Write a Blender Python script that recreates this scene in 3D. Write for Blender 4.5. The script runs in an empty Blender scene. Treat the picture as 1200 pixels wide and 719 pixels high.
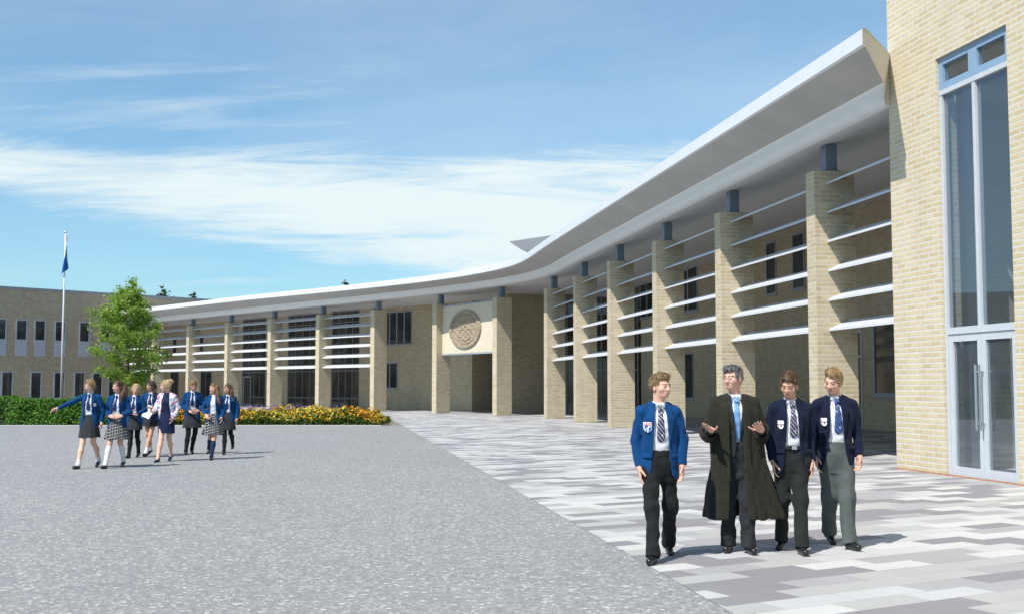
import bpy, math, random, bisect
import numpy as np
from mathutils import Vector, Matrix
R = math.radians
rnd = random.Random(7)
scene = bpy.context.scene
COL = scene.collection

# ------------------------------------------------------------------ materials
MATS = {}
def new_mat(name):
    m = bpy.data.materials.new(name); m.use_nodes = True
    nt = m.node_tree; b = nt.nodes['Principled BSDF']
    return m, nt, b
def N(nt, typ, **kw):
    n = nt.nodes.new(typ)
    for k, v in kw.items():
        if k.startswith('i_'):
            n.inputs[k[2:].replace('_', ' ')].default_value = v
        else: setattr(n, k, v)
    return n
def mixc(nt, fac, a, b, mode='MIX'):
    n = nt.nodes.new('ShaderNodeMix'); n.data_type = 'RGBA'; n.blend_type = mode
    for s, v in ((0, fac), (6, a), (7, b)):
        if hasattr(v, 'is_output'): nt.links.new(v, n.inputs[s])
        else: n.inputs[s].default_value = v if s == 0 else (*v, 1) if len(v) == 3 else v
    return n.outputs[2]
def ramp(nt, src, stops, const=False):
    n = nt.nodes.new('ShaderNodeValToRGB'); cr = n.color_ramp
    if const: cr.interpolation = 'CONSTANT'
    while len(cr.elements) < len(stops): cr.elements.new(.5)
    for e, (p, c) in zip(cr.elements, stops):
        e.position = p; e.color = (*c, 1) if len(c) == 3 else c
    nt.links.new(src, n.inputs[0]); return n.outputs[0]
def obj_coord(nt): return N(nt, 'ShaderNodeTexCoord').outputs['Object']
def uv_coord(nt): return N(nt, 'ShaderNodeTexCoord').outputs['UV']
def noise(nt, vec, scale, detail=4, rough=.55, sx=None):
    if sx:
        mp = N(nt, 'ShaderNodeMapping'); mp.inputs['Scale'].default_value = sx
        nt.links.new(vec, mp.inputs[0]); vec = mp.outputs[0]
    n = N(nt, 'ShaderNodeTexNoise'); n.inputs['Scale'].default_value = scale
    n.inputs['Detail'].default_value = detail; n.inputs['Roughness'].default_value = rough
    nt.links.new(vec, n.inputs['Vector']); return n.outputs['Fac']
def bump(nt, b, h, strength=.3, dist=.01):
    n = N(nt, 'ShaderNodeBump'); n.inputs['Strength'].default_value = strength; n.inputs['Distance'].default_value = dist
    nt.links.new(h, n.inputs['Height']); nt.links.new(n.outputs[0], b.inputs['Normal'])
def pm(name, col, rough=.8, var=.12, scale=8, bmp=0, bscale=60, bdist=.004, spec=.3, metal=0, sheen=0, uv=False, sx=None):
    if name in MATS: return MATS[name]
    m, nt, b = new_mat(name)
    v = uv_coord(nt) if uv else obj_coord(nt)
    f = noise(nt, v, scale, 5, .6, sx)
    lo = [c*(1-var) for c in col]; hi = [min(1, c*(1+var)) for c in col]
    c = ramp(nt, f, [(.3, lo), (.7, hi)])
    nt.links.new(c, b.inputs['Base Color'])
    b.inputs['Roughness'].default_value = rough; b.inputs['Specular IOR Level'].default_value = spec
    b.inputs['Metallic'].default_value = metal
    if sheen: b.inputs['Sheen Weight'].default_value = sheen
    if bmp: bump(nt, b, noise(nt, v, bscale, 3), bmp, bdist)
    MATS[name] = m; return m

def brick_mat(name, c1, c2, mortar, bw=.33, bh=.102, ms=.0165, var=.05, big=.10):
    if name in MATS: return MATS[name]
    m, nt, b = new_mat(name)
    v = uv_coord(nt)
    br = N(nt, 'ShaderNodeTexBrick'); nt.links.new(v, br.inputs['Vector'])
    br.inputs['Color1'].default_value = (0, 0, 0, 1); br.inputs['Color2'].default_value = (1, 1, 1, 1)
    br.inputs['Mortar'].default_value = (.5, .5, .5, 1)
    br.inputs['Scale'].default_value = 1; br.inputs['Mortar Size'].default_value = ms
    br.inputs['Mortar Smooth'].default_value = .25; br.inputs['Bias'].default_value = 0
    br.inputs['Brick Width'].default_value = bw; br.inputs['Row Height'].default_value = bh
    mid = [(a+d)/2 for a, d in zip(c1, c2)]
    dk = [a*(1-var*1.6) for a in c1]
    col = ramp(nt, br.outputs['Color'], [(.05, dk), (.3, c1), (.6, mid), (.95, c2)])
    sm = noise(nt, v, 40, 4, .7)
    col = mixc(nt, .18, col, ramp(nt, sm, [(.3, (.35, .35, .35)), (.7, (1, 1, 1))]), 'MULTIPLY')
    mc = ramp(nt, noise(nt, v, 9, 4), [(.3, [c*.9 for c in mortar]), (.7, mortar)])
    col = mixc(nt, br.outputs['Fac'], col, mc)
    lg = noise(nt, v, .35, 4, .6)
    col = mixc(nt, 1, col, ramp(nt, lg, [(.25, (1-big,)*3), (.75, (1, 1, 1))]), 'MULTIPLY')
    # faint vertical streaks of weathering
    st = noise(nt, v, 1.0, 3, .6, (2.2, .12, 1))
    col = mixc(nt, 1, col, ramp(nt, st, [(.3, (.93, .925, .915)), (.6, (1, 1, 1))]), 'MULTIPLY')
    nt.links.new(col, b.inputs['Base Color'])
    b.inputs['Roughness'].default_value = .9; b.inputs['Specular IOR Level'].default_value = .2
    inv = N(nt, 'ShaderNodeMath', operation='MULTIPLY_ADD'); inv.inputs[1].default_value = -1; inv.inputs[2].default_value = 1
    nt.links.new(br.outputs['Fac'], inv.inputs[0])
    ad = N(nt, 'ShaderNodeMath', operation='MULTIPLY_ADD'); ad.inputs[1].default_value = .35
    nt.links.new(sm, ad.inputs[0]); nt.links.new(inv.outputs[0], ad.inputs[2])
    bump(nt, b, ad.outputs[0], .5, .008)
    MATS[name] = m; return m

BRICK_T = brick_mat('yellow brick', (.615, .505, .315), (.655, .56, .39), (.65, .61, .53), ms=.019)
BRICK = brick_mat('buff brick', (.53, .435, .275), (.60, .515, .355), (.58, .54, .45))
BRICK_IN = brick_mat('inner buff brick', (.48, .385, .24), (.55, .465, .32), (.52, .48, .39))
BRICK_L = brick_mat('grey buff brick', (.34, .28, .19), (.42, .355, .255), (.41, .36, .28))
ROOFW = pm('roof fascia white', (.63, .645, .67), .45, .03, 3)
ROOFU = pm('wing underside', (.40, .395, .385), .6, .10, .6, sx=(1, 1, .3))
ROOFN = pm('soffit nose', (.72, .74, .75), .55, .03, 2)
SOFF = pm('soffit', (.62, .615, .61), .7, .04, 1.5)
STEEL = pm('blue grey steel', (.14, .185, .235), .4, .08, 6, spec=.5)
LOUV = pm('louvre aluminium', (.55, .565, .59), .45, .05, 4, spec=.5)
FRAME = pm('grey window frame', (.30, .34, .39), .45, .06, 6, spec=.5)
FRAMEW = pm('pale door frame', (.50, .525, .56), .4, .04, 6, spec=.5)
FRAMEB = pm('blue window frame', (.22, .33, .46), .4, .06, 6, spec=.5)
FRAMED = pm('dark mullion', (.15, .17, .20), .45, .06, 6, spec=.5)
CHROME = pm('brushed steel', (.62, .63, .65), .28, .05, 30, metal=1)
PANELG = pm('grey spandrel panel', (.33, .35, .40), .5, .06, 3)
STONE = pm('crest panel stone', (.60, .535, .41), .85, .06, 2.5, .2, 30)
STONED = pm('carved stone', (.33, .265, .19), .9, .25, 5, .8, 9, .05)
DARKIN = pm('dark interior', (.10, .085, .065), .9, .2, 1)
INTER = pm('interior plaster', (.70, .71, .73), .9, .04, 1)
COPING = pm('coping grey', (.22, .23, .26), .6, .08, 3)
RUST = pm('brick plinth strip', (.42, .22, .14), .9, .2, 8)

def dark_glass(name, base=(.03, .032, .035), var=.5):
    m, nt, b = new_mat(name)
    v = uv_coord(nt)
    c = ramp(nt, noise(nt, v, .6, 2), [(.3, [x*(1-var) for x in base]), (.7, [x*(1+var) for x in base])])
    nt.links.new(c, b.inputs['Base Color']); b.inputs['Roughness'].default_value = .05
    b.inputs['Specular IOR Level'].default_value = .5
    return m
GLASSD = dark_glass('dark window glass')
GLASSB = dark_glass('brown tinted glass', (.045, .04, .033))
def clear_glass():
    m, nt, b = new_mat('door glass')
    nt.nodes.remove(b)
    out = nt.nodes['Material Output']
    tr = N(nt, 'ShaderNodeBsdfTransparent'); tr.inputs[0].default_value = (.84, .88, .92, 1)
    gl = N(nt, 'ShaderNodeBsdfGlossy'); gl.inputs['Roughness'].default_value = .02; gl.inputs[0].default_value = (.9, .93, .96, 1)
    fr = N(nt, 'ShaderNodeLayerWeight'); fr.inputs[0].default_value = .5
    pw = N(nt, 'ShaderNodeMath', operation='POWER'); pw.inputs[1].default_value = 4.0; nt.links.new(fr.outputs['Facing'], pw.inputs[0])
    a = N(nt, 'ShaderNodeMath', operation='MULTIPLY_ADD'); a.inputs[1].default_value = .9; a.inputs[2].default_value = .07
    nt.links.new(pw.outputs[0], a.inputs[0])
    mx = N(nt, 'ShaderNodeMixShader'); nt.links.new(a.outputs[0], mx.inputs[0])
    nt.links.new(tr.outputs[0], mx.inputs[1]); nt.links.new(gl.outputs[0], mx.inputs[2])
    df = N(nt, 'ShaderNodeBsdfDiffuse'); df.inputs[0].default_value = (.42, .46, .50, 1)     # pale haze painted into the pane to lighten the dark glass
    m2 = N(nt, 'ShaderNodeMixShader'); m2.inputs[0].default_value = .05
    nt.links.new(mx.outputs[0], m2.inputs[1]); nt.links.new(df.outputs[0], m2.inputs[2])
    nt.links.new(m2.outputs[0], out.inputs[0]); return m
GLASSC = clear_glass()

# ------------------------------------------------------------------ mesh helpers
def props(o, label=None, cat=None, group=None, kind=None):
    if label: o['label'] = label
    if cat: o['category'] = cat
    if group: o['group'] = group
    if kind: o['kind'] = kind
    return o
def link(name, data, parent=None):
    o = bpy.data.objects.new(name, data); COL.objects.link(o)
    if parent: o.parent = parent
    return o
def empty(name, loc=(0, 0, 0), label=None, cat=None, group=None, rz=0):
    o = link(name, None); o.location = loc; o.rotation_euler = (0, 0, rz); o.empty_display_size = .2
    return props(o, label, cat, group)
class MB:
    def __init__(s): s.v = []; s.f = []; s.m = []
    def add(s, vs, fs, mi=0):
        n = len(s.v); s.v += [tuple(v) for v in vs]; s.f += [tuple(i+n for i in f) for f in fs]; s.m += [mi]*len(fs); return s
    def hexa(s, c, mi=0):   # 8 corners: bottom 4 (ccw from above), top 4
        return s.add(c, [(3, 2, 1, 0), (4, 5, 6, 7), (0, 1, 5, 4), (1, 2, 6, 5), (2, 3, 7, 6), (3, 0, 4, 7)], mi)
    def box(s, o, ax, ay, az, mi=0):
        o, ax, ay, az = map(Vector, (o, ax, ay, az))
        if ax.cross(ay).dot(az) < 0: o = o+ax; ax = -ax
        return s.hexa([o, o+ax, o+ax+ay, o+ay, o+az, o+ax+az, o+ax+ay+az, o+ay+az], mi)
    def prism(s, poly, ext, mi=0):   # polygon (3d points) extruded by ext
        n = len(poly); ext = Vector(ext); a = [Vector(p) for p in poly]; b = [p+ext for p in a]
        fs = [tuple(range(n-1, -1, -1)), tuple(range(n, 2*n))]+[(i, (i+1) % n, n+(i+1) % n, n+i) for i in range(n)]
        return s.add(a+b, fs, mi)
    def tube(s, pts, r, n=8, mi=0):
        pts = [Vector(p) for p in pts]; rings = []
        for i, p in enumerate(pts):
            t = (pts[min(i+1, len(pts)-1)]-pts[max(i-1, 0)]).normalized()
            a = t.orthogonal().normalized(); 
            if i and abs((rings[-1][0]-pts[i-1]).normalized().dot(t)) < .999:
                a = (rings[-1][0]-pts[i-1]); a = (a-t*a.dot(t)).normalized()
            b = t.cross(a); rr = r[i] if isinstance(r, (list, tuple)) else r
            rings.append([p+(a*math.cos(6.2832*k/n)+b*math.sin(6.2832*k/n))*rr for k in range(n)])
        vs = [v for q in rings for v in q]; fs = []
        for i in range(len(pts)-1):
            for k in range(n): fs.append((i*n+k, i*n+(k+1) % n, (i+1)*n+(k+1) % n, (i+1)*n+k))
        fs += [tuple(range(n-1, -1, -1)), tuple((len(pts)-1)*n+k for k in range(n))]
        return s.add(vs, fs, mi)
    def build(s, name, mats, parent=None, smooth=False, bevel=0):
        me = bpy.data.meshes.new(name); me.from_pydata(s.v, [], s.f); me.update()
        for m in (mats if isinstance(mats, (list, tuple)) else [mats]): me.materials.append(m)
        if any(s.m): me.polygons.foreach_set('material_index', s.m)
        uv = me.uv_layers.new(name='UV')
        for p in me.polygons:
            n = p.normal
            if abs(n.z) > .85: t = None
            else: t = Vector((-n.y, n.x)).normalized()
            for li in p.loop_indices:
                c = me.vertices[me.loops[li].vertex_index].co
                uv.data[li].uv = (c.x, c.y) if t is None else (c.x*t.x+c.y*t.y, c.z)
        if smooth: me.polygons.foreach_set('use_smooth', [True]*len(me.polygons))
        o = link(name, me, parent)
        if bevel:
            b = o.modifiers.new('bevel', 'BEVEL'); b.width = bevel; b.segments = 2; b.limit_method = 'ANGLE'
        return o

# ------------------------------------------------------------------ camera, light, sky
SUN_AZ, SUN_EL = 42, 52
cam = bpy.data.cameras.new('camera'); co = link('camera', cam); scene.camera = co
cam.sensor_width = 36; cam.lens = 40.5; cam.clip_end = 2000
co.location = (0, 0, 1.6); co.rotation_euler = (math.pi/2+math.atan(93/1350), 0, 0)
sl = bpy.data.lights.new('sun', 'SUN'); so = link('sun', sl)
sl.energy = 5.0; sl.angle = R(.5); sl.color = (1, .955, .88)
sd = Vector((math.sin(R(SUN_AZ))*math.cos(R(SUN_EL)), math.cos(R(SUN_AZ))*math.cos(R(SUN_EL)), -math.sin(R(SUN_EL))))
so.rotation_euler = sd.to_track_quat('-Z', 'Y').to_euler(); so.location = (-10, -10, 30)
w = bpy.data.worlds.new('World'); scene.world = w; w.use_nodes = True
nt = w.node_tree; bg = nt.nodes['Background']
sky = N(nt, 'ShaderNodeTexSky'); sky.sky_type = 'NISHITA'; sky.sun_disc = False
sky.sun_elevation = R(SUN_EL); sky.sun_rotation = R(180+SUN_AZ)
sky.air_density = 1.0; sky.dust_density = .6; sky.ozone_density = 3.0
bg.inputs['Strength'].default_value = .085
tc = N(nt, 'ShaderNodeTexCoord').outputs['Generated']
sep = N(nt, 'ShaderNodeSeparateXYZ'); nt.links.new(tc, sep.inputs[0])
def M(op, a, b=None, c=None, clamp=False):
    n = N(nt, 'ShaderNodeMath', operation=op); n.use_clamp = clamp
    for i, v in enumerate((a, b, c)):
        if v is None: continue
        if hasattr(v, 'is_output'): nt.links.new(v, n.inputs[i])
        else: n.inputs[i].default_value = v
    return n.outputs[0]
zc = M('MAXIMUM', sep.outputs['Z'], 0.0)
den = M('ADD', zc, .16)
cx = M('DIVIDE', sep.outputs['X'], den); cy = M('DIVIDE', sep.outputs['Y'], den)
cmb = N(nt, 'ShaderNodeCombineXYZ'); nt.links.new(cx, cmb.inputs[0]); nt.links.new(cy, cmb.inputs[1])
def skynoise(scale, detail, rough, rot, st, off=(0, 0, 0), dist=0):
    mp = N(nt, 'ShaderNodeMapping'); mp.inputs['Rotation'].default_value = (0, 0, R(rot)); mp.inputs['Scale'].default_value = st; mp.inputs['Location'].default_value = off
    nt.links.new(cmb.outputs[0], mp.inputs[0])
    n = N(nt, 'ShaderNodeTexNoise'); n.inputs['Scale'].default_value = scale; n.inputs['Detail'].default_value = detail
    n.inputs['Roughness'].default_value = rough; n.inputs['Distortion'].default_value = dist
    nt.links.new(mp.outputs[0], n.inputs['Vector']); return n.outputs['Fac']
def srange(v, a, b):
    n = N(nt, 'ShaderNodeMapRange', interpolation_type='SMOOTHSTEP')
    n.inputs[1].default_value = a; n.inputs[2].default_value = b; nt.links.new(v, n.inputs[0]); return n.outputs[0]
# a broad bank of cloud low in the sky to the north, thin streaks above it
azim = M('SUBTRACT', 1.0, M('MULTIPLY', srange(sep.outputs['X'], .05, .34), .75))
lowband = M('MULTIPLY', srange(M('ADD', zc, M('MULTIPLY', sep.outputs['X'], .16)), .055, .115), M('SUBTRACT', 1.0, srange(zc, .15, .235)))
n1 = skynoise(.62, 10, .62, 14, (1, 1.5, 1), (3.1, 1.2, 0), .5)
n2 = skynoise(1.0, 11, .66, -28, (.45, 2.2, 1), (7.3, .4, 0), .8)
n3 = skynoise(2.4, 9, .7, -12, (.6, 2.0, 1), (1.3, 4.4, 0), .6)
mixn = M('ADD', M('MULTIPLY', M('SUBTRACT', n1, .5), 1.5), M('MULTIPLY', M('SUBTRACT', n3, .5), 1.3))
bank = srange(M('ADD', M('MULTIPLY', M('MULTIPLY', lowband, azim), 1.0), mixn), .0, 1.0)
streak = M('MULTIPLY', srange(M('ADD', n2, M('MULTIPLY', M('SUBTRACT', n3, .5), .6)), .40, .92), .62)
veil = M('ADD', M('MULTIPLY', srange(n1, .30, .75), .24), .10)
bank2 = M('MULTIPLY', bank, M('ADD', .50, M('MULTIPLY', srange(M('ADD', n3, M('MULTIPLY', M('SUBTRACT', lowband, .6), .35)), .28, .62), .5)))
cl = M('MAXIMUM', bank2, M('MAXIMUM', streak, veil), clamp=True)
skyc = mixc(nt, 1.0, sky.outputs[0], (.88, 1.36, 1.50), 'MULTIPLY')
cloudc = N(nt, 'ShaderNodeRGB'); cloudc.outputs[0].default_value = (8.2, 9.3, 9.5, 1)
nt.links.new(mixc(nt, cl, skyc, cloudc.outputs[0]), bg.inputs['Color'])
vs = scene.view_settings; vs.view_transform = 'Standard'; vs.look = 'None'; vs.exposure = .25; vs.gamma = 1
scene.cycles.max_bounces = 8
scene.cycles.use_denoising = True

# ------------------------------------------------------------------ ground
def gravel_mat():
    m, nt, b = new_mat('rolled gravel'); v = obj_coord(nt)
    vo = N(nt, 'ShaderNodeTexVoronoi'); vo.inputs['Scale'].default_value = 36; nt.links.new(v, vo.inputs['Vector'])
    sepc = N(nt, 'ShaderNodeSeparateColor'); nt.links.new(vo.outputs['Color'], sepc.inputs[0])
    c = ramp(nt, sepc.outputs[0], [(0, (.20, .205, .21)), (.45, (.255, .26, .265)), (.82, (.295, .30, .30)), (.95, (.44, .44, .425)), (1, (.68, .67, .64))])
    vo2 = N(nt, 'ShaderNodeTexVoronoi'); vo2.inputs['Scale'].default_value = 15; nt.links.new(v, vo2.inputs['Vector'])
    sep2 = N(nt, 'ShaderNodeSeparateColor'); nt.links.new(vo2.outputs['Color'], sep2.inputs[0])
    c2 = ramp(nt, sep2.outputs[1], [(0, (.22, .225, .23)), (.5, (.27, .275, .28)), (.9, (.33, .335, .34)), (1, (.5, .5, .49))])
    c = mixc(nt, .22, c, c2)
    big = noise(nt, v, .22, 5, .6)
    c = mixc(nt, 1, c, ramp(nt, big, [(.25, (.91, .917, .93)), (.7, (1.0, 1.0, 1.0))]), 'MULTIPLY')
    md = noise(nt, v, 2.4, 5, .65)
    c = mixc(nt, 1, c, ramp(nt, md, [(.25, (.92, .92, .92)), (.7, (.97, .97, .97))]), 'MULTIPLY')
    nt.links.new(c, b.inputs['Base Color']); b.inputs['Roughness'].default_value = .95; b.inputs['Specular IOR Level'].default_value = .15
    bump(nt, b, vo.outputs['Distance'], .5, .01)
    return m
def paver_mat():
    m, nt, b = new_mat('stone pavers'); v = obj_coord(nt)
    mp = N(nt, 'ShaderNodeMapping'); mp.inputs['Rotation'].default_value = (0, 0, R(-30)); nt.links.new(v, mp.inputs[0])
    br = N(nt, 'ShaderNodeTexBrick'); nt.links.new(mp.outputs[0], br.inputs['Vector'])
    br.offset = .42
    br.inputs['Color1'].default_value = (0, 0, 0, 1); br.inputs['Color2'].default_value = (1, 1, 1, 1); br.inputs['Mortar'].default_value = (.5, .5, .5, 1)
    br.inputs['Scale'].default_value = 1; br.inputs['Mortar Size'].default_value = .004; br.inputs['Mortar Smooth'].default_value = .2; br.inputs['Bias'].default_value = 0
    br.inputs['Brick Width'].default_value = .74; br.inputs['Row Height'].default_value = .30
    c = ramp(nt, br.outputs['Color'], [(0, (.25, .242, .262)), (.30, (.355, .352, .365)), (.46, (.41, .41, .405)), (.64, (.485, .485, .495)), (.84, (.54, .537, .53))], True)
    f = noise(nt, v, 55, 5, .7)
    c = mixc(nt, 1, c, ramp(nt, f, [(.3, (.88, .88, .88)), (.7, (1, 1, 1))]), 'MULTIPLY')
    g = noise(nt, v, .8, 5, .65)
    c = mixc(nt, 1, c, ramp(nt, g, [(.25, (.88, .875, .865)), (.65, (1, 1, 1))]), 'MULTIPLY')
    c = mixc(nt, br.outputs['Fac'], c, (.27, .265, .26))
    nt.links.new(c, b.inputs['Base Color']); b.inputs['Roughness'].default_value = .75; b.inputs['Specular IOR Level'].default_value = .25
    return m
def sheet(name, pts, z, mat):
    mb = MB(); mb.add([(x, y, z) for x, y in pts], [tuple(range(len(pts)))]); o = mb.build(name, mat)
    if o.data.polygons[0].normal.z < 0: o.data.flip_normals()
    return props(o, kind='structure')
sheet('ground', [(-900, -600), (900, -600), (900, 1200), (-900, 1200)], -.004, pm('dry earth', (.20, .19, .16), .95, .2, .3))
GRAVEL = gravel_mat()
sheet('forecourt', [(-120, -60), (40, -60), (40, 47.9), (-120, 47.9)], 0, GRAVEL)
PAVE = paver_mat()
# boundary of the paving against the gravel, its far leg runs behind the flower bed
ux, uy = (-8.15-1.56)/63.02, 1.0
b0 = (1.56-8.25*ux-(-40)*-ux*0, 8.25)
def bx(y): return 1.56+(y-8.25)*ux
sheet('paving', [(bx(-40), -40), (40, -40), (40, 140), (-90, 140), (-90, 58), (bx(58), 58)], .004, PAVE)
# narrow edging stones between gravel and paving
mb = MB()
sheet('soil', [(-46, 47.9), (-5.0, 47.9), (-6.3, 58), (-46, 58)], .006, pm('planting soil', (.10, .075, .05), .95, .3, 4, .5, 20, .03))
sheet('lawn', [(-120, 47.9), (-46, 47.9), (-46, 58), (-90, 58), (-90, 140), (-120, 140)], .006, pm('lawn green', (.07, .12, .03), .95, .3, 4))
kerb = MB(); kerb.box((-46, 47.72, .0), (40.6, 0, 0), (0, .14, 0), (0, 0, .025))
props(kerb.build('kerb', pm('pale kerb stone', (.50, .49, .47), .9, .1, 3)), kind='structure')

# ------------------------------------------------------------------ the facade line
CTRL = [(7.95, 20.1), (7.56, 22.55)]+[(6.88-1.03*k, 26.73+6.37*k) for k in range(6)]+[(-1.06, 64.35), (-4.78, 69.45)]+[(-9.23-4.4*k, 74.91+4.98*k) for k in range(6)]+[(-36.0, 105.2), (-38.6, 108.2)]
def dense():
    P = []; n = len(CTRL)
    for i in range(n-1):
        p0, p1, p2, p3 = CTRL[max(i-1, 0)], CTRL[i], CTRL[i+1], CTRL[min(i+2, n-1)]
        for j in range(40):
            t = j/40
            P.append(tuple(.5*(2*p1[a]+(-p0[a]+p2[a])*t+(2*p0[a]-5*p1[a]+4*p2[a]-p3[a])*t*t+(-p0[a]+3*p1[a]-3*p2[a]+p3[a])*t**3) for a in (0, 1)))
    P.append(CTRL[-1]); P = np.array(P)
    for _ in range(300): P[1:-1] = .25*P[:-2]+.5*P[1:-1]+.25*P[2:]
    S = np.concatenate([[0], np.cumsum(np.linalg.norm(np.diff(P, axis=0), axis=1))])
    return P, S
PP, SS = dense()
def at(s):
    if s < 0:
        d = PP[1]-PP[0]; d = d/np.linalg.norm(d); p = PP[0]+d*s; return p, d, np.array((-d[1], d[0]))
    i = int(max(1, min(len(SS)-1, bisect.bisect(SS, s)))); t = (s-SS[i-1])/(SS[i]-SS[i-1])
    p = PP[i-1]+(PP[i]-PP[i-1])*t; d = PP[min(i+7, len(PP)-1)]-PP[max(i-8, 0)]; d = d/np.linalg.norm(d)
    return p, d, np.array((-d[1], d[0]))
def fp(s, o, z):     # point at arc length s, o metres towards the courtyard
    p, t, n = at(s); return Vector((p[0]+n[0]*o, p[1]+n[1]*o, z))
def interp(s, ks): return float(np.interp(s, [k[0] for k in ks], [k[1] for k in ks]))
WING_O = [(0, 1.4), (26, 1.45), (40, 1.6), (50, 1.85), (60, 1.8), (72, 1.75), (110, 1.7)]
WING_Z = [(0, 8.14), (26, 8.12), (42, 8.0), (50, 7.97), (60, 8.06), (72, 8.18), (110, 8.2)]
RISE = [(0, .15), (32, .15), (42, .04), (50, 0), (110, 0)]

school = empty('school_building', (0, 0, 0), 'long curved brick school wing behind a colonnade of brick piers under a sweeping white roof', 'building')
# roof
def roof():
    mb = MB(); rings = []
    ss = [1.7]+list(np.arange(3.2, 98.2, .8))+[98.3]
    for i, s in enumerate(ss):
        ow, zf, rs = interp(s, WING_O), interp(s, WING_Z), interp(s, RISE)
        pr = [(-15, 7.15+rs*9, 0), (-9, 7.15+rs*9, 0), (0, 7.15, 0), (.13, 7.17, 1), (.24, 7.25, 1), (.30, 7.36, 1), (.32, 7.47, 1), (.40, 7.50, 2), (ow-.05, zf-.32, 2),
              (ow, zf-.29, 3), (ow, zf, 3), (ow-.06, zf+.03, 3), (0, zf+.06, 3), (-9, max(9.2, zf+.6), 3), (-15, 9.3, 3)]
        ring = []
        for o, z, m_ in pr:
            q = s
            if i == 0: q = 2.52-min(1.65, max(0, 1.935*o-.32))
            ring.append(fp(q, o, z))
        rings.append(ring)
    n = len(rings[0]); mi = [0, 0, 1, 1, 1, 1, 1, 2, 3, 3, 3, 3, 3, 3, 3]
    vs = [v for r in rings for v in r]; fs = []; ms = []
    for i in range(len(rings)-1):
        for k in range(n):
            k2 = (k+1) % n
            fs.append((i*n+k, i*n+k2, (i+1)*n+k2, (i+1)*n+k)); ms.append(mi[k])
    fs.append(tuple(range(n-1, -1, -1))); fs.append(tuple((len(rings)-1)*n+k for k in range(n))); ms += [4, 3]
    mb.v = [tuple(v) for v in vs]; mb.f = fs; mb.m = ms
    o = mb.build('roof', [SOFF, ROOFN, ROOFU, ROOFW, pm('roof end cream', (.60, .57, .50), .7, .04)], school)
    import bmesh
    bm = bmesh.new(); bm.from_mesh(o.data); bmesh.ops.recalc_face_normals(bm, faces=bm.faces); bm.to_mesh(o.data); bm.free()
    sm = [p.material_index in (1, 2) for p in o.data.polygons]; o.data.polygons.foreach_set('use_smooth', sm)
    return o
roof_o = roof()
# upper roof slab set back behind the curve
mb = MB()
qs = list(np.arange(50, 66.1, 1.0)); vsl = []
for q in qs: vsl += [fp(q, -6.5, 8.75), fp(q, -6.5, 9.08+.012*(66-q)), fp(q, -12, 9.2+.012*(66-q)), fp(q, -12, 8.75)]
fs = []
for i in range(len(qs)-1):
    for k in range(4): fs.append((i*4+k, i*4+(k+1) % 4, i*4+4+(k+1) % 4, i*4+4+k))
fs += [(3, 2, 1, 0), tuple((len(qs)-1)*4+k for k in range(4))]
mb.add(vsl, fs); mb.build('upper_roof', pm('upper roof grey', (.42, .42, .44), .6, .05), school)
# small winged roof light above the entrance
rl = MB()
def rp(px, d, z): return Vector(((px-600)/1350*d, d, z))
A = [(-.35, 80.0, 11.9), (3.9, 77.2, 12.25), (3.4, 80.2, 11.15), (1.15, 81.2, 11.3)]
top = [Vector((-.22, 79, 11.55)), Vector((4.6, 76.5, 11.95)), Vector((6.2, 81.5, 11.95)), Vector((1.0, 84, 11.55))]
bot = [Vector((.65, 79.2, 11.0)), Vector((3.6, 77.6, 11.05)), Vector((4.9, 81, 11.05)), Vector((1.6, 82.8, 11.0))]
rl.hexa(bot+top)
ro = rl.build('roof_light', pm('roof light grey', (.46, .46, .47), .6, .05), school)
st = MB(); st.box((1.55, 79.2, 8.9), (1.6, -.9, 0), (.9, 1.7, 0), (0, 0, 2.097)); st.build('roof_light_base', FRAME, ro)

# piers with their posts, louvres
PW, PD, PH = .46, 1.0, 6.56
col_s = [float(SS[np.argmin(np.linalg.norm(PP-np.array(c), axis=1))]) for c in CTRL[2:-2]]
def pier(s):
    p, t, n = at(s); t = Vector((*t, 0)); n = Vector((*n, 0)); o = Vector((p[0], p[1], 0))
    mb = MB(); mb.box(o, -t*PW, -n*PD, (0, 0, PH))
    c = mb.build('column', BRICK, school, bevel=.012)
    pb = MB(); pb.box(o-t*(PW/2-.15)-n*.33, -t*.30, -n*.30, (0, 0, PH), 0)
    pb = MB(); c0 = o-t*(PW/2-.14)-n*.34+Vector((0, 0, PH))
    pb.box(c0, -t*.28, -n*.28, (0, 0, .64)); pb.box(c0+t*.06+n*.06+Vector((0, 0, -.0)), -t*.40, -n*.40, (0, 0, .025))
    pb.build('post', STEEL, c)
for s in col_s: pier(s)
def louvres(s0, s1):      # s0: nearer pier (its far side), s1: far pier (its near side)
    for i in range(6):
        z = 2.87+.674*i
        a = [fp(s0, -.30, z), fp(s0, -.78, z+.235), fp(s0, -.79, z+.265), fp(s0, -.305, z+.050)]
        e = [fp(s1, -.30, z), fp(s1, -.78, z+.235), fp(s1, -.79, z+.265), fp(s1, -.305, z+.050)]
        mb = MB(); mb.add(a+e, [(3, 2, 1, 0), (4, 5, 6, 7), (0, 1, 5, 4), (1, 2, 6, 5), (2, 3, 7, 6), (3, 0, 4, 7)])
        o = mb.build('louvre', LOUV, school)
        import bmesh
        bm = bmesh.new(); bm.from_mesh(o.data); bmesh.ops.recalc_face_normals(bm, faces=bm.faces); bm.to_mesh(o.data); bm.free()
louvres(2.6, col_s[0]-PW-.003)
for k in range(5): louvres(col_s[k]+.003, col_s[k+1]-PW-.003)
for k in range(8, len(col_s)-1): louvres(col_s[k]+.003, col_s[k+1]-PW-.003)
louvres(col_s[-1]+.003, 98.2)

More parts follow.
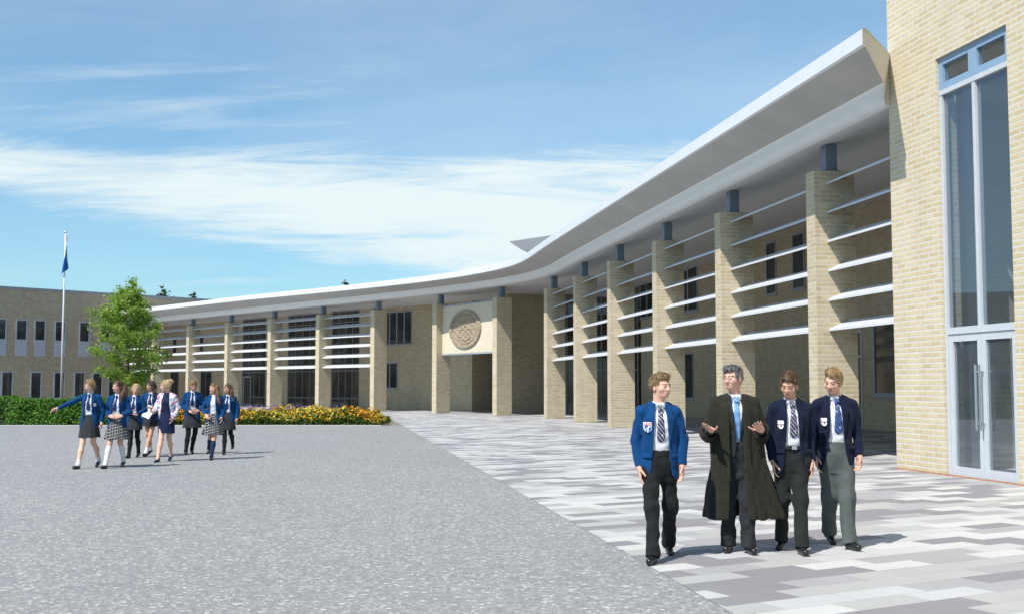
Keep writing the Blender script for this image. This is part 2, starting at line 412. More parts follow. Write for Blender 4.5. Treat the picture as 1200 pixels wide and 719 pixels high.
# back walls of the colonnade
def zso(s, d): return 7.15+interp(s, RISE)*min(d, 9)
def wall(pts, mat=BRICK_IN, thick=.3, name='wall', parent=None):     # list of (s, depth): wall follows them
    mb = MB(); P2 = [(fp(s, -d, 0), zso(s, d)+.08) for s, d in pts]
    for (a, za), (b, zb) in zip(P2[:-1], P2[1:]):
        t = (b-a).normalized(); n = Vector((t.y, -t.x, 0)); 
        mb.hexa([a, b, b+n*thick, a+n*thick, a+Vector((0, 0, za)), b+Vector((0, 0, zb)), b+n*thick+Vector((0, 0, zb)), a+n*thick+Vector((0, 0, za))])
    return mb.build(name, mat, parent or school)
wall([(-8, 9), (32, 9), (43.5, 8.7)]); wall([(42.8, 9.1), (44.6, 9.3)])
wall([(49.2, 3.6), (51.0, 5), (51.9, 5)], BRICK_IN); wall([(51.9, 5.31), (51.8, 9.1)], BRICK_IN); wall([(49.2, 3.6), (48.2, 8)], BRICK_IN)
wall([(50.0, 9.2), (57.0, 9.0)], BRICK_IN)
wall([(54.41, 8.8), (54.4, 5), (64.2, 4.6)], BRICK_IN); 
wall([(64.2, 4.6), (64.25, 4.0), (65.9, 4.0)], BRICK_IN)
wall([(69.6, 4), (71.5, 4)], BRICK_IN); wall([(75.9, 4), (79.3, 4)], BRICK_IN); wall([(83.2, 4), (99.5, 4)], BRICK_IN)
def window(s0, s1, depth, z0, z1, nx=2, fr=FRAME, gl=GLASSD, name='window', fw=.06, parent=None, ny=1, out=.04, gi=.03):
    a = fp(s0, -depth, 0); b = fp(s1, -depth, 0); return window_w(a, b, z0, z1, nx, fr, gl, name, fw, parent or school, ny, out)
def window_w(a, b, z0, z1, nx=2, fr=FRAME, gl=GLASSD, name='window', fw=.06, parent=None, ny=1, out=.04, zs=None, sill=True):
    a = Vector((a[0], a[1], 0)); b = Vector((b[0], b[1], 0))
    t = (b-a); L = t.length; t = t/L; n = Vector((t.y, -t.x, 0))
    toc = Vector((0, 0, 0))-a
    if n.dot(toc) < 0: n = -n
    mb = MB(); U = Vector((0, 0, 1)); d = -n*.05
    o = a+n*out
    mb.box(o+U*z0, t*L, d, U*fw); mb.box(o+U*(z1-fw), t*L, d, U*fw)
    for i in range(nx+1):
        x = (L-fw)*i/nx; mb.box(o+t*x+U*(z0+fw), t*fw, d, U*(z1-z0-2*fw))
    for z in (zs or [z0+(z1-z0)*j/ny for j in range(1, ny)]):
        for i in range(nx):
            x = (L-fw)*i/nx+fw; mb.box(o+t*x+U*(z-fw/2)-n*.004, t*((L-fw)/nx-fw), d*.9, U*fw)
    w_ = mb.build(name, fr, parent)
    g = MB(); g.box(a+n*(out-.032)+t*.01+U*(z0+.01), t*(L-.02), -n*.012, U*(z1-z0-.02)); g.build('pane', gl, w_)
    if sill:
        sb = MB(); sb.box(a+n*(out+.03)-t*.03+U*(z0-.045), t*(L+.06), -n*.07, U*.045); sb.build('sill', fr, w_)
    return w_
# right wing
def onseg(A, B, q0, q1, z0, z1, nx=2, **k):      # window lying on the straight wall from A to B (s, depth), q in metres from A
    a = fp(A[0], -A[1], 0); b = fp(B[0], -B[1], 0); t = (b-a).normalized()
    return window_w(a+t*q0, a+t*q1, z0, z1, nx, parent=school, **k)
RA, RB, RC = (-8, 9), (32, 9), (43.5, 8.7)
onseg(RA, RB, 35.55, 36.85, 5.75, 8.2, 1, fw=.09); onseg(RA, RB, 38.7, 39.9, 5.75, 8.2, 1, fw=.09)
onseg(RB, RC, 7.0, 9.4, 5.5, 8.2, 2, fw=.11); onseg(RB, RC, 12.6, 14.5, 5.5, 8.0, 2, fw=.10)
onseg(RB, RC, 7.6, 8.7, .95, 3.4, 1, fw=.09); onseg(RB, RC, 9.25, 10.35, .95, 3.4, 1, fw=.09); onseg(RB, RC, 1.9, 2.9, .95, 3.4, 1, fw=.09)
onseg(RA, RB, 27.4, 29.5, 1.25, 4.0, 1, fw=.12)
onseg(RA, RB, 30.4, 31.5, .02, 3.75, 1, fr=FRAMEW, gl=GLASSB, name='door', fw=.10, zs=[2.75], sill=False)
# glazed entrance screen in the bend
window_w(fp(43.6, -8.6, 0), fp(48.7, -6.6, 0), .02, 6.95, 5, FRAMED, GLASSB, 'glazed_wall', .09, school, zs=[2.6, 5.9], sill=False)
# centre windows
CA, CB = (54.4, 5), (64.2, 4.6)
onseg(CA, CB, 6.3, 9.75, 4.5, 6.85, 4, fw=.08); onseg(CA, CB, 7.9, 9.75, 1.45, 3.3, 2, fw=.08)
# curtain walls of the left wing
for s0, s1 in ((65.9, 69.55), (71.55, 75.85), (79.35, 83.15)):
    gw = window_w(fp(s0, -4.05, 0), fp(s1, -4.05, 0), .02, 7.12, 4, FRAMED, GLASSB, 'glazed_wall', .075, school, zs=[.75, 2.75, 4.6, 6.3], sill=False)
window_w(fp(81.6, -3.99, 0), fp(82.9, -3.99, 0), .03, 2.45, 1, FRAME, GLASSB, 'door', .1, school, sill=False)
window(90.2, 91.1, 4, 4.6, 6.2, 1); window(95.5, 96.3, 4, 4.6, 6.2, 1); window(88.6, 90.6, 4, .1, 2.9, 2, FRAMED); window(95.0, 96.6, 4, .1, 2.9, 2, FRAMED)
# crest panel with the carved medallion
pa = fp(col_s[6]+.003, -.10, 0); pb_ = fp(col_s[7]-PW-.003, -.42, 0); t = (pb_-pa); L = t.length; t.normalize(); n = Vector((-t.y, t.x, 0))
U = Vector((0, 0, 1))
mb = MB(); mb.box(pa+U*3.55, t*L, -n*.35, U*2.82); panel = mb.build('crest_panel', STONE, school, bevel=.01)
for z_, h_ in ((3.47, .076), (6.374, .07)):
    fm = MB(); fm.box(pa+U*z_+n*.02, t*L, -n*.39, U*h_); fm.build('panel_trim', FRAME, panel)
def medallion():
    nr, na = 44, 128; Rm = 1.12; c = pa+t*(L*.53)+U*4.93+n*.003
    vs, fs = [], []
    def hgt(r, a):
        x, y = r*math.cos(a), r*math.sin(a)
        if r > .98: return .02
        if r > .80: return .10+.012*math.sin(a*46)*(1 if r < .95 else .3)
        if r > .77: return .03
        h = .045
        # a plain quartered shield with scrolls of relief
        sw = .42 if y > -.1 else max(0, .42*math.sqrt(max(0, 1-((y+.1)/.5)**2)))
        if y < .42 and y > -.6 and abs(x) < sw:
            h = .085
            if abs(x) < .03 or abs(y-.0) < .03: h = .11
            h += .02*math.sin(19*x)*math.sin(23*y)
        else: h += .03*abs(math.sin(9*x+3*math.sin(7*y)))*abs(math.sin(8*y+2*math.sin(6*x)))
        return h
    for i in range(nr+1):
        r = i/nr
        for k in range(na):
            a = 6.28319*k/na; vs.append(c+t*(math.cos(a)*r*Rm*1.62)+U*(math.sin(a)*r*Rm)+n*hgt(r, a))
    for i in range(nr):
        for k in range(na):
            k2 = (k+1) % na; fs.append((i*na+k, i*na+k2, (i+1)*na+k2, (i+1)*na+k))
    m_ = MB(); m_.add(vs, fs); o = m_.build('crest', STONED, panel)
    import bmesh
    bm = bmesh.new(); bm.from_mesh(o.data); bmesh.ops.remove_doubles(bm, verts=bm.verts, dist=1e-4); bmesh.ops.recalc_face_normals(bm, faces=bm.faces); bm.to_mesh(o.data); bm.free()
    if sum((p.normal.x*n.x+p.normal.y*n.y) for p in o.data.polygons) < 0: o.data.flip_normals()
medallion()

# ------------------------------------------------------------------ tower at the right
tower = empty('entrance_tower', (7.5, 22.6, 0), 'tall yellow brick block at the right edge with a double height glazed entrance', 'building')
T0 = Vector((7.5, 22.6, 0)); tt = Vector((.19, -.982, 0)).normalized(); ti = Vector((-tt.y, tt.x, 0)); 
def tw(t_, i_, z): return tt*t_+ti*i_+U*z      # local to the tower empty
G0, G1, GZ = 1.70, 3.84, 7.62
TH = 15
mb = MB()
mb.box(tw(0, 0, 0), tt*G0, ti*.4, U*TH); mb.box(tw(G1, 0, 0), tt*(22-G1), ti*.4, U*TH); mb.box(tw(G0, 0, GZ), tt*(G1-G0), ti*.4, U*(TH-GZ))
mb.box(tw(0, .4, 0), tt*.4, ti*8, U*TH)
mb.build('wall', BRICK_T, tower)
mb = MB(); mb.box(tw(-.006, -.008, .0), tt*22, ti*.02, U*.035); mb.build('plinth', RUST, tower)
mb = MB(); mb.box(tw(.4, 8, 0), tt*21.6, ti*.2, U*TH); mb.box(tw(.4, .4, 9.0), tt*21.6, ti*7.6, U*.3); mb.box(tw(21.8, .4, 0), tt*.2, ti*7.6, U*TH)
mb.box(tw(.4, .4, .0), tt*21.4, ti*7.6, U*.02); mb.build('interior_wall', INTER, tower)
mb = MB(); mb.box(tw(.92, .82, .021), tt*.32, ti*.32, U*8.9); mb.box(tw(.41, 4.5, 3.2), tt*21, ti*3.4, U*.35); mb.build('interior_column', pm('inner column', (.62, .62, .62), .8, .03), tower)
gz = MB(); e = .08; FD = ti*.12; q = .06   # frame set back in the reveal
def fb(mbx, t0, t1, z0, z1, dd=q, th=.12): mbx.box(tw(t0, dd, z0), tt*(t1-t0), ti*th, U*(z1-z0))
fb(gz, G0+.004, G0+e, .004, 6.93); fb(gz, G1-e, G1-.004, .004, 6.93); mid = (G0+G1)/2
fb(gz, mid-.045, mid+.045, 2.66, 6.93); fb(gz, G0+e, G1-e, 2.54, 2.66); fb(gz, G0+.004, G1-.004, 6.932, 7.02, q-.01, .14)
fr_o = gz.build('window_frame', FRAMEW, tower)
gp = MB(); fb(gp, G0+e, mid-.045, 2.66, 6.93, q+.05, .012); fb(gp, mid+.045, G1-e, 2.66, 6.93, q+.05, .012); gp.build('pane', GLASSC, fr_o)
for a, b in ((G0+.004, mid), (mid, G1-.004)):
    up = MB(); z0, z1 = 7.024, GZ-.004; k = .13
    fb(up, a, a+k, z0, z1); fb(up, b-k, b, z0, z1); fb(up, a+k, b-k, z0, z0+k); fb(up, a+k, b-k, z1-k, z1)
    uo = up.build('top_light', FRAMEB, tower); g = MB(); fb(g, a+k, b-k, z0+k, z1-k, q+.05, .012); g.build('pane', GLASSC, uo)
for a, b, hx in ((G0+e+.004, mid-.003, -1), (mid+.003, G1-e-.004, 1)):
    d = MB(); z0, z1 = .02, 2.535; k = .115
    fb(d, a, a+k, z0, z1, q+.02, .08); fb(d, b-k, b, z0, z1, q+.02, .08); fb(d, a+k, b-k, z0, z0+.16, q+.02, .08); fb(d, a+k, b-k, z1-.13, z1, q+.02, .08)
    do = d.build('door', FRAMEW, tower)
    g = MB(); fb(g, a+k, b-k, z0+.16, z1-.13, q+.055, .012); g.build('pane', GLASSC, do)
    hp = (b-.055) if hx < 0 else (a+.055)
    hd = MB(); hd.tube([tw(hp, q-.07, .85), tw(hp, q-.07, 1.98)], .02, 10)
    for z in (.97, 1.86): hd.tube([tw(hp, q-.07, z), tw(hp, q+.03, z)], .014, 8)
    hd.build('handle', CHROME, do, smooth=False)

# ------------------------------------------------------------------ classroom block at the left
LB0 = Vector((-43.07, 96.58, 0)); lt = Vector((.688, .726, 0)).normalized(); ln = Vector((lt.y, -lt.x, 0)); LZ = 9.8
block = empty('classroom_block', LB0, 'flat roofed grey brown brick classroom block with two rows of tall narrow windows', 'building')
mb = MB(); mb.box(-lt*40, lt*66, -ln*14, U*LZ); mb.build('wall', BRICK_L, block)
mb = MB(); mb.box(-lt*40.06+ln*.06+U*LZ, lt*66.12, -ln*14.12, U*.22); mb.build('coping', COPING, block)
def u_of(px):
    r = (px-600)/1350*1.0; return (-43.07-96.58*r)/(.726*r-.688)
ups = [u_of(p) for p in (0, 24.6, 46.3, 70, 98.5, 123, 150)]; los = [u_of(p) for p in (9.4, 43.2, 70.4, 94, 115, 133.6)]
ups += [ups[0]-2.2*i for i in range(1, 14)]; los += [los[0]-2.4*i for i in range(1, 12)]
for u in ups:
    a = LB0+lt*(u-.5); b = LB0+lt*(u+.5)
    wo = window_w(a-LB0, b-LB0, 5.5, 7.32, 1, FRAME, GLASSD, 'window', .1, block, out=.03, sill=False) if False else None
def wl(u, z0, z1, pz=None):
    mb = MB(); fw = .1; o = lt*(u-.5)+ln*.05
    for (x0, x1, y0, y1) in ((0, 1, z0, z0+fw), (0, 1, z1-fw, z1), (0, fw, z0+fw, z1-fw), (1-fw, 1, z0+fw, z1-fw)):
        mb.box(o+lt*x0+U*y0, lt*(x1-x0), -ln*.06, U*(y1-y0))
    w_ = mb.build('window', FRAME, block)
    g = MB(); g.box(o-ln*.03+lt*.02+U*(z0+.02), lt*.96, -ln*.015, U*(z1-z0-.04)); g.build('pane', GLASSD, w_)
    if pz:
        p_ = MB(); p_.box(o+ln*.005+U*pz, lt*1.0, -ln*.05, U*(z0-pz-.004)); p_.build('spandrel_panel', PANELG, w_)
for u in ups: wl(u, 5.5, 7.32, 4.2)
for u in los: wl(u, .55, 2.9)

# ------------------------------------------------------------------ planting
def leaf_mat(name, c1, c2, tr=.35):
    m, nt, b = new_mat(name)
    at_ = N(nt, 'ShaderNodeAttribute'); at_.attribute_name = 'tint'
    c = ramp(nt, at_.outputs['Fac'], [(0, c1), (1, c2)])
    nt.links.new(c, b.inputs['Base Color']); b.inputs['Roughness'].default_value = .6; b.inputs['Specular IOR Level'].default_value = .25
    tl = N(nt, 'ShaderNodeBsdfTranslucent'); nt.links.new(c, tl.inputs[0])
    mx = N(nt, 'ShaderNodeMixShader'); mx.inputs[0].default_value = tr
    nt.links.new(b.outputs[0], mx.inputs[1]); nt.links.new(tl.outputs[0], mx.inputs[2]); nt.links.new(mx.outputs[0], nt.nodes['Material Output'].inputs[0])
    return m
def leaves(name, pos, size, mat, parent=None, up=.3, seed=1, aspect=1.7, mi=None, mats=None, nrm=None):
    rg = np.random.default_rng(seed); pos = np.asarray(pos, float); n = len(pos)
    nv = rg.normal(size=(n, 3)); nv[:, 2] += up
    if nrm is not None: nv = nv*.6+nrm
    nv /= np.linalg.norm(nv, axis=1)[:, None]
    a = rg.normal(size=(n, 3)); a -= nv*(a*nv).sum(1)[:, None]; a /= np.linalg.norm(a, axis=1)[:, None]
    b = np.cross(nv, a); s = (np.asarray(size)*rg.uniform(.6, 1.3, n))[:, None]
    a = a*s*aspect/2; b = b*s/2
    V = np.stack([pos-a, pos-b+nv*s*.12, pos+a, pos+b+nv*s*.12], 1).reshape(-1, 3)
    me = bpy.data.meshes.new(name); me.vertices.add(4*n); me.vertices.foreach_set('co', V.ravel().astype(np.float32))
    me.loops.add(4*n); me.loops.foreach_set('vertex_index', np.arange(4*n, dtype=np.int32)); me.polygons.add(n)
    me.polygons.foreach_set('loop_start', np.arange(0, 4*n, 4, dtype=np.int32)); me.update(calc_edges=True)
    at_ = me.attributes.new('tint', 'FLOAT', 'FACE'); at_.data.foreach_set('value', rg.uniform(0, 1, n).astype(np.float32))
    for m in (mats or [mat]): me.materials.append(m)
    if mi is not None: me.polygons.foreach_set('material_index', np.asarray(mi, np.int32))
    return link(name, me, parent)
BARK = pm('bark', (.16, .12, .085), .95, .3, 12, .6, 20, .02)
def tree(name, loc, h, cr, label, seed, nl, lsize, mat, trunk_r=.09, base=.28, group=None, spread=1.0, tip=.18):
    rg = random.Random(seed); root = empty(name, loc, label, 'tree', group)
    tb = MB(); pts = [(rg.uniform(-.05, .05)*i*.4, rg.uniform(-.05, .05)*i*.4, h*.93*i/8) for i in range(9)]
    tb.tube(pts, [trunk_r*(1-.11*i) for i in range(9)], 8)
    clumps = []
    nb = 62
    for i in range(nb):
        f = base+(1-base)*(i+.5)/nb*.95; zz = h*f*.93
        j = min(7, int(f*8)); p0 = Vector(pts[j]).lerp(Vector(pts[j+1]), f*8-j)
        a = i*2.4+rg.uniform(-.4, .4)
        prof = math.sin(math.pi*min(1, (f-base)/(1-base)*.86+.17))**.8
        ln_ = cr*prof*rg.uniform(.65, 1.12)*spread
        e = p0+Vector((math.cos(a)*ln_, math.sin(a)*ln_, ln_*rg.uniform(.15, .55)))
        m_ = p0.lerp(e, .5)+Vector((0, 0, -.06*ln_))
        tb.tube([p0, m_, e], [trunk_r*.35*(1-f*.6), trunk_r*.22*(1-f*.6), trunk_r*.08], 5)
        for q in (.4, .6, .8, .93, 1.03):
            clumps.append((p0.lerp(e, q)+Vector((rg.uniform(-.2, .2), rg.uniform(-.2, .2), rg.uniform(-.15, .2)))*cr*.3, cr*rg.uniform(.07, .20)))
    for k in range(5): clumps.append((Vector(pts[8])+Vector((rg.uniform(-.1, .1)*cr, rg.uniform(-.1, .1)*cr, h*.07*(k/4)-.02*h)), cr*.12))
    tb.build('trunk', BARK, root, smooth=True)
    g = np.random.default_rng(seed); P = []
    per = nl//len(clumps)
    for c, r_ in clumps:
        k = int(per*g.uniform(.5, 1.5)); q = g.normal(size=(k, 3)); q *= (r_*g.uniform(.2, 1.7, k)**1.2/np.linalg.norm(q, axis=1))[:, None]; q[:, 2] *= .75
        P.append(q+np.array(c))
    leaves('crown', np.concatenate(P), lsize, mat, root, .5, seed)
    return root
LEAF = leaf_mat('fresh leaves', (.16, .28, .04), (.38, .52, .10), .5)
LEAFD = leaf_mat('dark leaves', (.025, .05, .018), (.06, .09, .03), .3)
tree('tree', (-19.35, 58.0, 0), 7.15, 1.75, 'young airy green tree standing between the hedge and the end of the colonnade', 4, 18500, .078, LEAF, base=.24)
tree('tree', (-39.6, 131.0, 0), 13.1, 2.6, 'dark tree top rising over the flat roof of the classroom block', 9, 3000, .28, LEAFD, .2, .35)
tree('tree', (-36.4, 131.0, 0), 12.1, 2.6, 'lower dark tree top beside the taller one over the classroom block roof', 12, 3200, .28, LEAFD, .2, .4)
tree('tree', (-19.6, 136.0, 0), 14.1, 3.2, 'lone dark tree tip showing over the white roof of the left wing', 15, 4200, .28, LEAFD, .2, .4)

# clipped hedge
HX0, HX1, HY, HD, HH = -44.0, -16.3, 48.15, 1.5, 1.06
hedge = empty('hedge', ((HX0+HX1)/2, HY+HD/2, 0), 'low clipped green hedge along the edge of the gravel forecourt', 'hedge')
hg = np.random.default_rng(3)
def hpts(n):
    x = hg.uniform(HX0, HX1, n); f = hg.uniform(0, 1, n); P = np.zeros((n, 3)); Nn = np.zeros((n, 3))
    wob = .05*np.sin(x*1.7)+.04*np.sin(x*4.1+1)
    top = f < .36; P[:, 0] = x
    P[top, 1] = hg.uniform(HY, HY+HD, top.sum()); P[top, 2] = HH+wob[top]+hg.normal(0, .03, top.sum()); Nn[top, 2] = 1.3
    fr = ~top; P[fr, 1] = HY+wob[fr]+hg.normal(0, .035, fr.sum()); P[fr, 2] = hg.uniform(.03, HH+.02, fr.sum()); Nn[fr, 1] = -1.1; Nn[fr, 2] = .2
    c = hg.uniform(0, 1, n) < .06; c &= fr; P[c, 0] = HX1+hg.normal(0, .03, c.sum()); P[c, 1] = hg.uniform(HY, HY+HD, c.sum())
    # uneven clumps
    P += np.stack([np.zeros(n), -.05*np.sin(x*9+P[:, 2]*7)*np.sin(P[:, 2]*11+x*3), .03*np.sin(x*13)], 1)
    P[:, 0] -= hedge.location.x; P[:, 1] -= hedge.location.y
    return P, Nn
hp_, hn_ = hpts(46000)
leaves('foliage', hp_, .075, leaf_mat('hedge leaves', (.035, .11, .010), (.11, .25, .025), .3), hedge, seed=5, nrm=hn_, aspect=1.4)
mb = MB(); mb.box((HX0-hedge.location.x, -HD/2+.07, .0), (HX1-HX0-.07, 0, 0), (0, HD-.14, 0), (0, 0, HH-.07)); mb.build('dark_core', pm('hedge inside', (.02, .04, .012), .95, .5, 9), hedge)  # solid dark core filling the hedge behind its leaves

# marigold bed: nobody could count the flowers
fg = np.random.default_rng(8)
def bedpts(n, x0, x1, y0, y1):
    x = fg.uniform(x0, x1, n); y = y0+(y1-y0)*fg.uniform(0, 1, n)**1.3
    hgt = .56+.10*np.sin(x*1.3+y)+.08*np.sin(x*3.7+2)+.05*np.sin(x*8.1+y*4)
    end = np.clip(np.minimum(x1-x, x-x0)/.5, .35, 1); fy = np.clip((y-y0)/.25, .6, 1)
    return x, y, hgt*end*fy
BX0, BX1, BY0, BY1 = -15.4, -5.55, 47.95, 53.0
x, y, hh = bedpts(20000, BX0, BX1, BY0, BY1); z = hh*fg.uniform(0, .95, len(x))
fol = leaves('bedding_foliage', np.stack([x, y, z], 1), .085, leaf_mat('bedding leaves', (.04, .09, .015), (.12, .18, .035), .35), seed=21, aspect=2.4)
props(fol, 'dense green leaves of the marigold bed in front of the colonnade', 'foliage', None, 'stuff')
x, y, hh = bedpts(9500, BX0, BX1, BY0, BY1); z = hh*(.66+.42*fg.uniform(0, 1, len(x))**1.2)+.03*(fg.uniform(0, 1, len(x)) > .9)
zone = np.sin(x*.9+.6)+.7*np.sin(x*2.3+y*1.1)+fg.normal(0, .75, len(x)); mi = np.where(zone > .75, 0, np.where(zone > -.5, 1, 2))
fl_m = [leaf_mat('orange petals', (.74, .24, .012), (.80, .36, .025), .25), leaf_mat('golden petals', (.66, .36, .015), (.78, .52, .05), .25), leaf_mat('yellow petals', (.62, .45, .06), (.74, .60, .12), .25)]
fo = leaves('flowers', np.stack([x, y, z], 1), .085, None, seed=22, up=1.2, aspect=1.05, mi=mi, mats=fl_m)
props(fo, 'orange and golden marigold blossoms massed in the bed beside the gravel', 'flowers', None, 'stuff')
x = np.clip(fg.normal(-10.6, 1.6, 380), BX0, -6.6); y = fg.uniform(50.8, 53.4, 380); z = .55+.22*fg.uniform(0, 1, 380)
lo_ = leaves('flowers', np.stack([x, y, z], 1), .06, leaf_mat('lavender petals', (.16, .11, .30), (.30, .22, .45), .25), seed=23, up=.2, aspect=1.8)
props(lo_, 'pale purple lavender spikes rising behind the marigolds', 'flowers', None, 'stuff')
# flagpole and flag
FX, FY = -21.85, 56.0
pole = empty('flagpole', (FX, FY, 0), 'tall slim white flagpole behind the hedge', 'flagpole')
mb = MB(); mb.tube([(0, 0, 0), (0, 0, 4.5), (0, 0, 9.05)], [.055, .048, .032], 12); mb.build('pole', pm('pole white', (.62, .63, .65), .4, .05), pole, smooth=True)
mb = MB(); mb.tube([(0, 0, 9.05), (0, 0, 9.10), (0, 0, 9.14), (0, 0, 9.17)], [.03, .06, .06, .01], 12); mb.build('finial', CHROME, pole, smooth=True)
mb = MB(); mb.tube([(0, 0, 0), (0, 0, .35), (0, 0, .36)], [.12, .12, .06], 12); mb.build('base', COPING, pole)
def flag():
    nu, nv = 26, 44; V, F, Mi = [], [], []
    for j in range(nv+1):
        f = j/nv
        for i in range(nu+1):
            u = i/nu
            # cloth hanging almost limp from the hoist: folds gather towards the fly
            sag = u*(.95+.12*math.sin(f*3)); wdt = .30*(1-math.exp(-3.2*u))*(.25+.75*f**1.2)
            V.append((.05+wdt*.75*math.cos(1.5*u)-.16*u*f+.03*math.sin(9*u+3*f), -.14*math.sin(7.5*u+1.2*f)*(.3+.7*f)*min(1, 3*u), 8.95-f*1.25-sag*.75))
    for j in range(nv):
        for i in range(nu):
            F.append((j*(nu+1)+i, j*(nu+1)+i+1, (j+1)*(nu+1)+i+1, (j+1)*(nu+1)+i))
            f, u = (j+.5)/nv, (i+.5)/nu; m_ = 0
            if f < .22 and u < .6: m_ = 1 if f < .1 or u < .12 else 2
            if (f-.62)**2*1.6+(u-.45)**2 < .035: m_ = 3
            Mi.append(m_)
    mb = MB(); mb.v = V; mb.f = F; mb.m = Mi
    o = mb.build('flag', [pm('flag blue', (.02, .13, .45), .8, .15, 4), pm('flag red', (.55, .06, .07), .8, .1), pm('flag white', (.72, .72, .72), .8, .05), pm('flag crest gold', (.30, .27, .20), .8, .2, 20)], smooth=True)
    so_ = o.modifiers.new('thickness', 'SOLIDIFY'); so_.thickness = .006
    o.location = (FX, FY, 0)
    props(o, 'blue flag with red and white corner hanging limp from the flagpole', 'flag')
flag()
#PEOPLE#
# ------------------------------------------------------------------ people: signed distance bodies meshed by surface nets
class Vol:
    def __init__(s, lo, hi, h):
        s.lo = np.array(lo, float); s.h = h
        n = [int(math.ceil((b-a)/h))+1 for a, b in zip(lo, hi)]
        s.ax = [s.lo[i]+h*np.arange(n[i]) for i in range(3)]
        s.d = np.full(n, .05, np.float32); s.xf = None
    def blk(s, lo, hi, pad):
        sl = []
        for i in range(3):
            a = int(max(0, math.floor((lo[i]-pad-s.lo[i])/s.h))); b = int(min(len(s.ax[i]), math.ceil((hi[i]+pad-s.lo[i])/s.h)+1))
            sl.append(slice(a, max(a, b)))
        return tuple(sl)
    def ev(s, prim, pad):
        fn, lo, hi = prim
        if s.xf:
            Rm, piv = s.xf
            cs = np.array([[x, y, z] for x in (lo[0], hi[0]) for y in (lo[1], hi[1]) for z in (lo[2], hi[2])])
            w_ = (cs-piv) @ Rm.T+piv; lo, hi = w_.min(0), w_.max(0)
        sl = s.blk(lo, hi, pad)
        X = s.ax[0][sl[0]][:, None, None]; Y = s.ax[1][sl[1]][None, :, None]; Z = s.ax[2][sl[2]][None, None, :]
        if X.size*Y.size*Z.size == 0: return sl, None
        if s.xf:
            x, y, z = X-piv[0], Y-piv[1], Z-piv[2]
            X = Rm[0, 0]*x+Rm[1, 0]*y+Rm[2, 0]*z+piv[0]; Y = Rm[0, 1]*x+Rm[1, 1]*y+Rm[2, 1]*z+piv[1]; Z = Rm[0, 2]*x+Rm[1, 2]*y+Rm[2, 2]*z+piv[2]
        return sl, fn(X, Y, Z)
    def u(s, *prims, k=0.0):
        for p in prims:
            sl, v = s.ev(p, .03+k)
            if v is None: continue
            a = s.d[sl]; v = np.broadcast_to(v, a.shape)
            if k: h_ = np.maximum(k-np.abs(a-v), 0)/k; r = np.minimum(a, v)-h_*h_*k*.25
            else: r = np.minimum(a, v)
            s.d[sl] = r
        return s
    def cut(s, *prims, k=0.0):
        for p in prims:
            sl, v = s.ev(p, .03+k)
            if v is None: continue
            a = s.d[sl]; v = -np.broadcast_to(v, a.shape)
            if k: h_ = np.maximum(k-np.abs(a-v), 0)/k; r = np.maximum(a, v)+h_*h_*k*.25
            else: r = np.maximum(a, v)
            s.d[sl] = r
        return s
    def grid(s): return s.ax[0][:, None, None], s.ax[1][None, :, None], s.ax[2][None, None, :]
    def wrinkle(s, amp, fr, seed, st=(1, 1, 1)):
        g = np.random.default_rng(seed); X, Y, Z = s.grid(); a = np.zeros((1, 1, 1), np.float32)
        for i in range(5):
            k = g.normal(size=3)*fr*np.array(st); a = a+np.sin((k[0]*X+k[1]*Y+k[2]*Z+g.uniform(0, 6.28)).astype(np.float32))
        s.d += (amp*.45*a).astype(np.float32); return s
def nets(d, lo, h):
    d = d.copy()
    for ax in range(3):
        i0 = [slice(None)]*3; i0[ax] = 0; d[tuple(i0)] = np.maximum(d[tuple(i0)], .001); i0[ax] = -1; d[tuple(i0)] = np.maximum(d[tuple(i0)], .001)
    s = d < 0; nx, ny, nz = s.shape
    cnt = np.zeros((nx-1, ny-1, nz-1), np.int8)
    for a in (0, 1):
        for b in (0, 1):
            for c in (0, 1): cnt += s[a:nx-1+a, b:ny-1+b, c:nz-1+c]
    act = (cnt > 0) & (cnt < 8); idx = np.argwhere(act)
    if len(idx) == 0: return np.zeros((0, 3)), np.zeros((0, 4), int)
    acc = np.zeros((len(idx), 3)); wt = np.zeros(len(idx))
    off = [np.array((a, b, c)) for a in (0, 1) for b in (0, 1) for c in (0, 1)]
    val = {tuple(o): d[idx[:, 0]+o[0], idx[:, 1]+o[1], idx[:, 2]+o[2]] for o in off}
    for o in off:
        for ax in range(3):
            if o[ax] == 0:
                p = o.copy(); p[ax] = 1; va, vb = val[tuple(o)], val[tuple(p)]; m = (va < 0) != (vb < 0)
                t = np.where(m, va/np.where(m, va-vb, 1), 0); q = np.tile(o.astype(float), (len(idx), 1)); q[:, ax] = t
                acc += q*m[:, None]; wt += m
    V = (idx+acc/wt[:, None])*h+lo
    vid = np.full(act.shape, -1, np.int64); vid[act] = np.arange(len(idx)); F = []
    for ax in range(3):
        o1, o2 = (ax+1) % 3, (ax+2) % 3
        sa = [slice(None)]*3; sb = [slice(None)]*3; sa[ax] = slice(0, -1); sb[ax] = slice(1, None)
        A, B = s[tuple(sa)], s[tuple(sb)]; e = np.argwhere(A != B); e = e[(e[:, o1] > 0) & (e[:, o2] > 0) & (e[:, o1] < s.shape[o1]-1) & (e[:, o2] < s.shape[o2]-1)]
        if len(e) == 0: continue
        sg = A[e[:, 0], e[:, 1], e[:, 2]]
        def cell(d1, d2):
            c = e.copy(); c[:, o1] += d1; c[:, o2] += d2; return vid[c[:, 0], c[:, 1], c[:, 2]]
        q = np.stack([cell(-1, -1), cell(0, -1), cell(0, 0), cell(-1, 0)], 1); q[~sg] = q[~sg][:, ::-1]; F.append(q)
    F = np.concatenate(F); F = F[(F >= 0).all(1)]
    return V, F
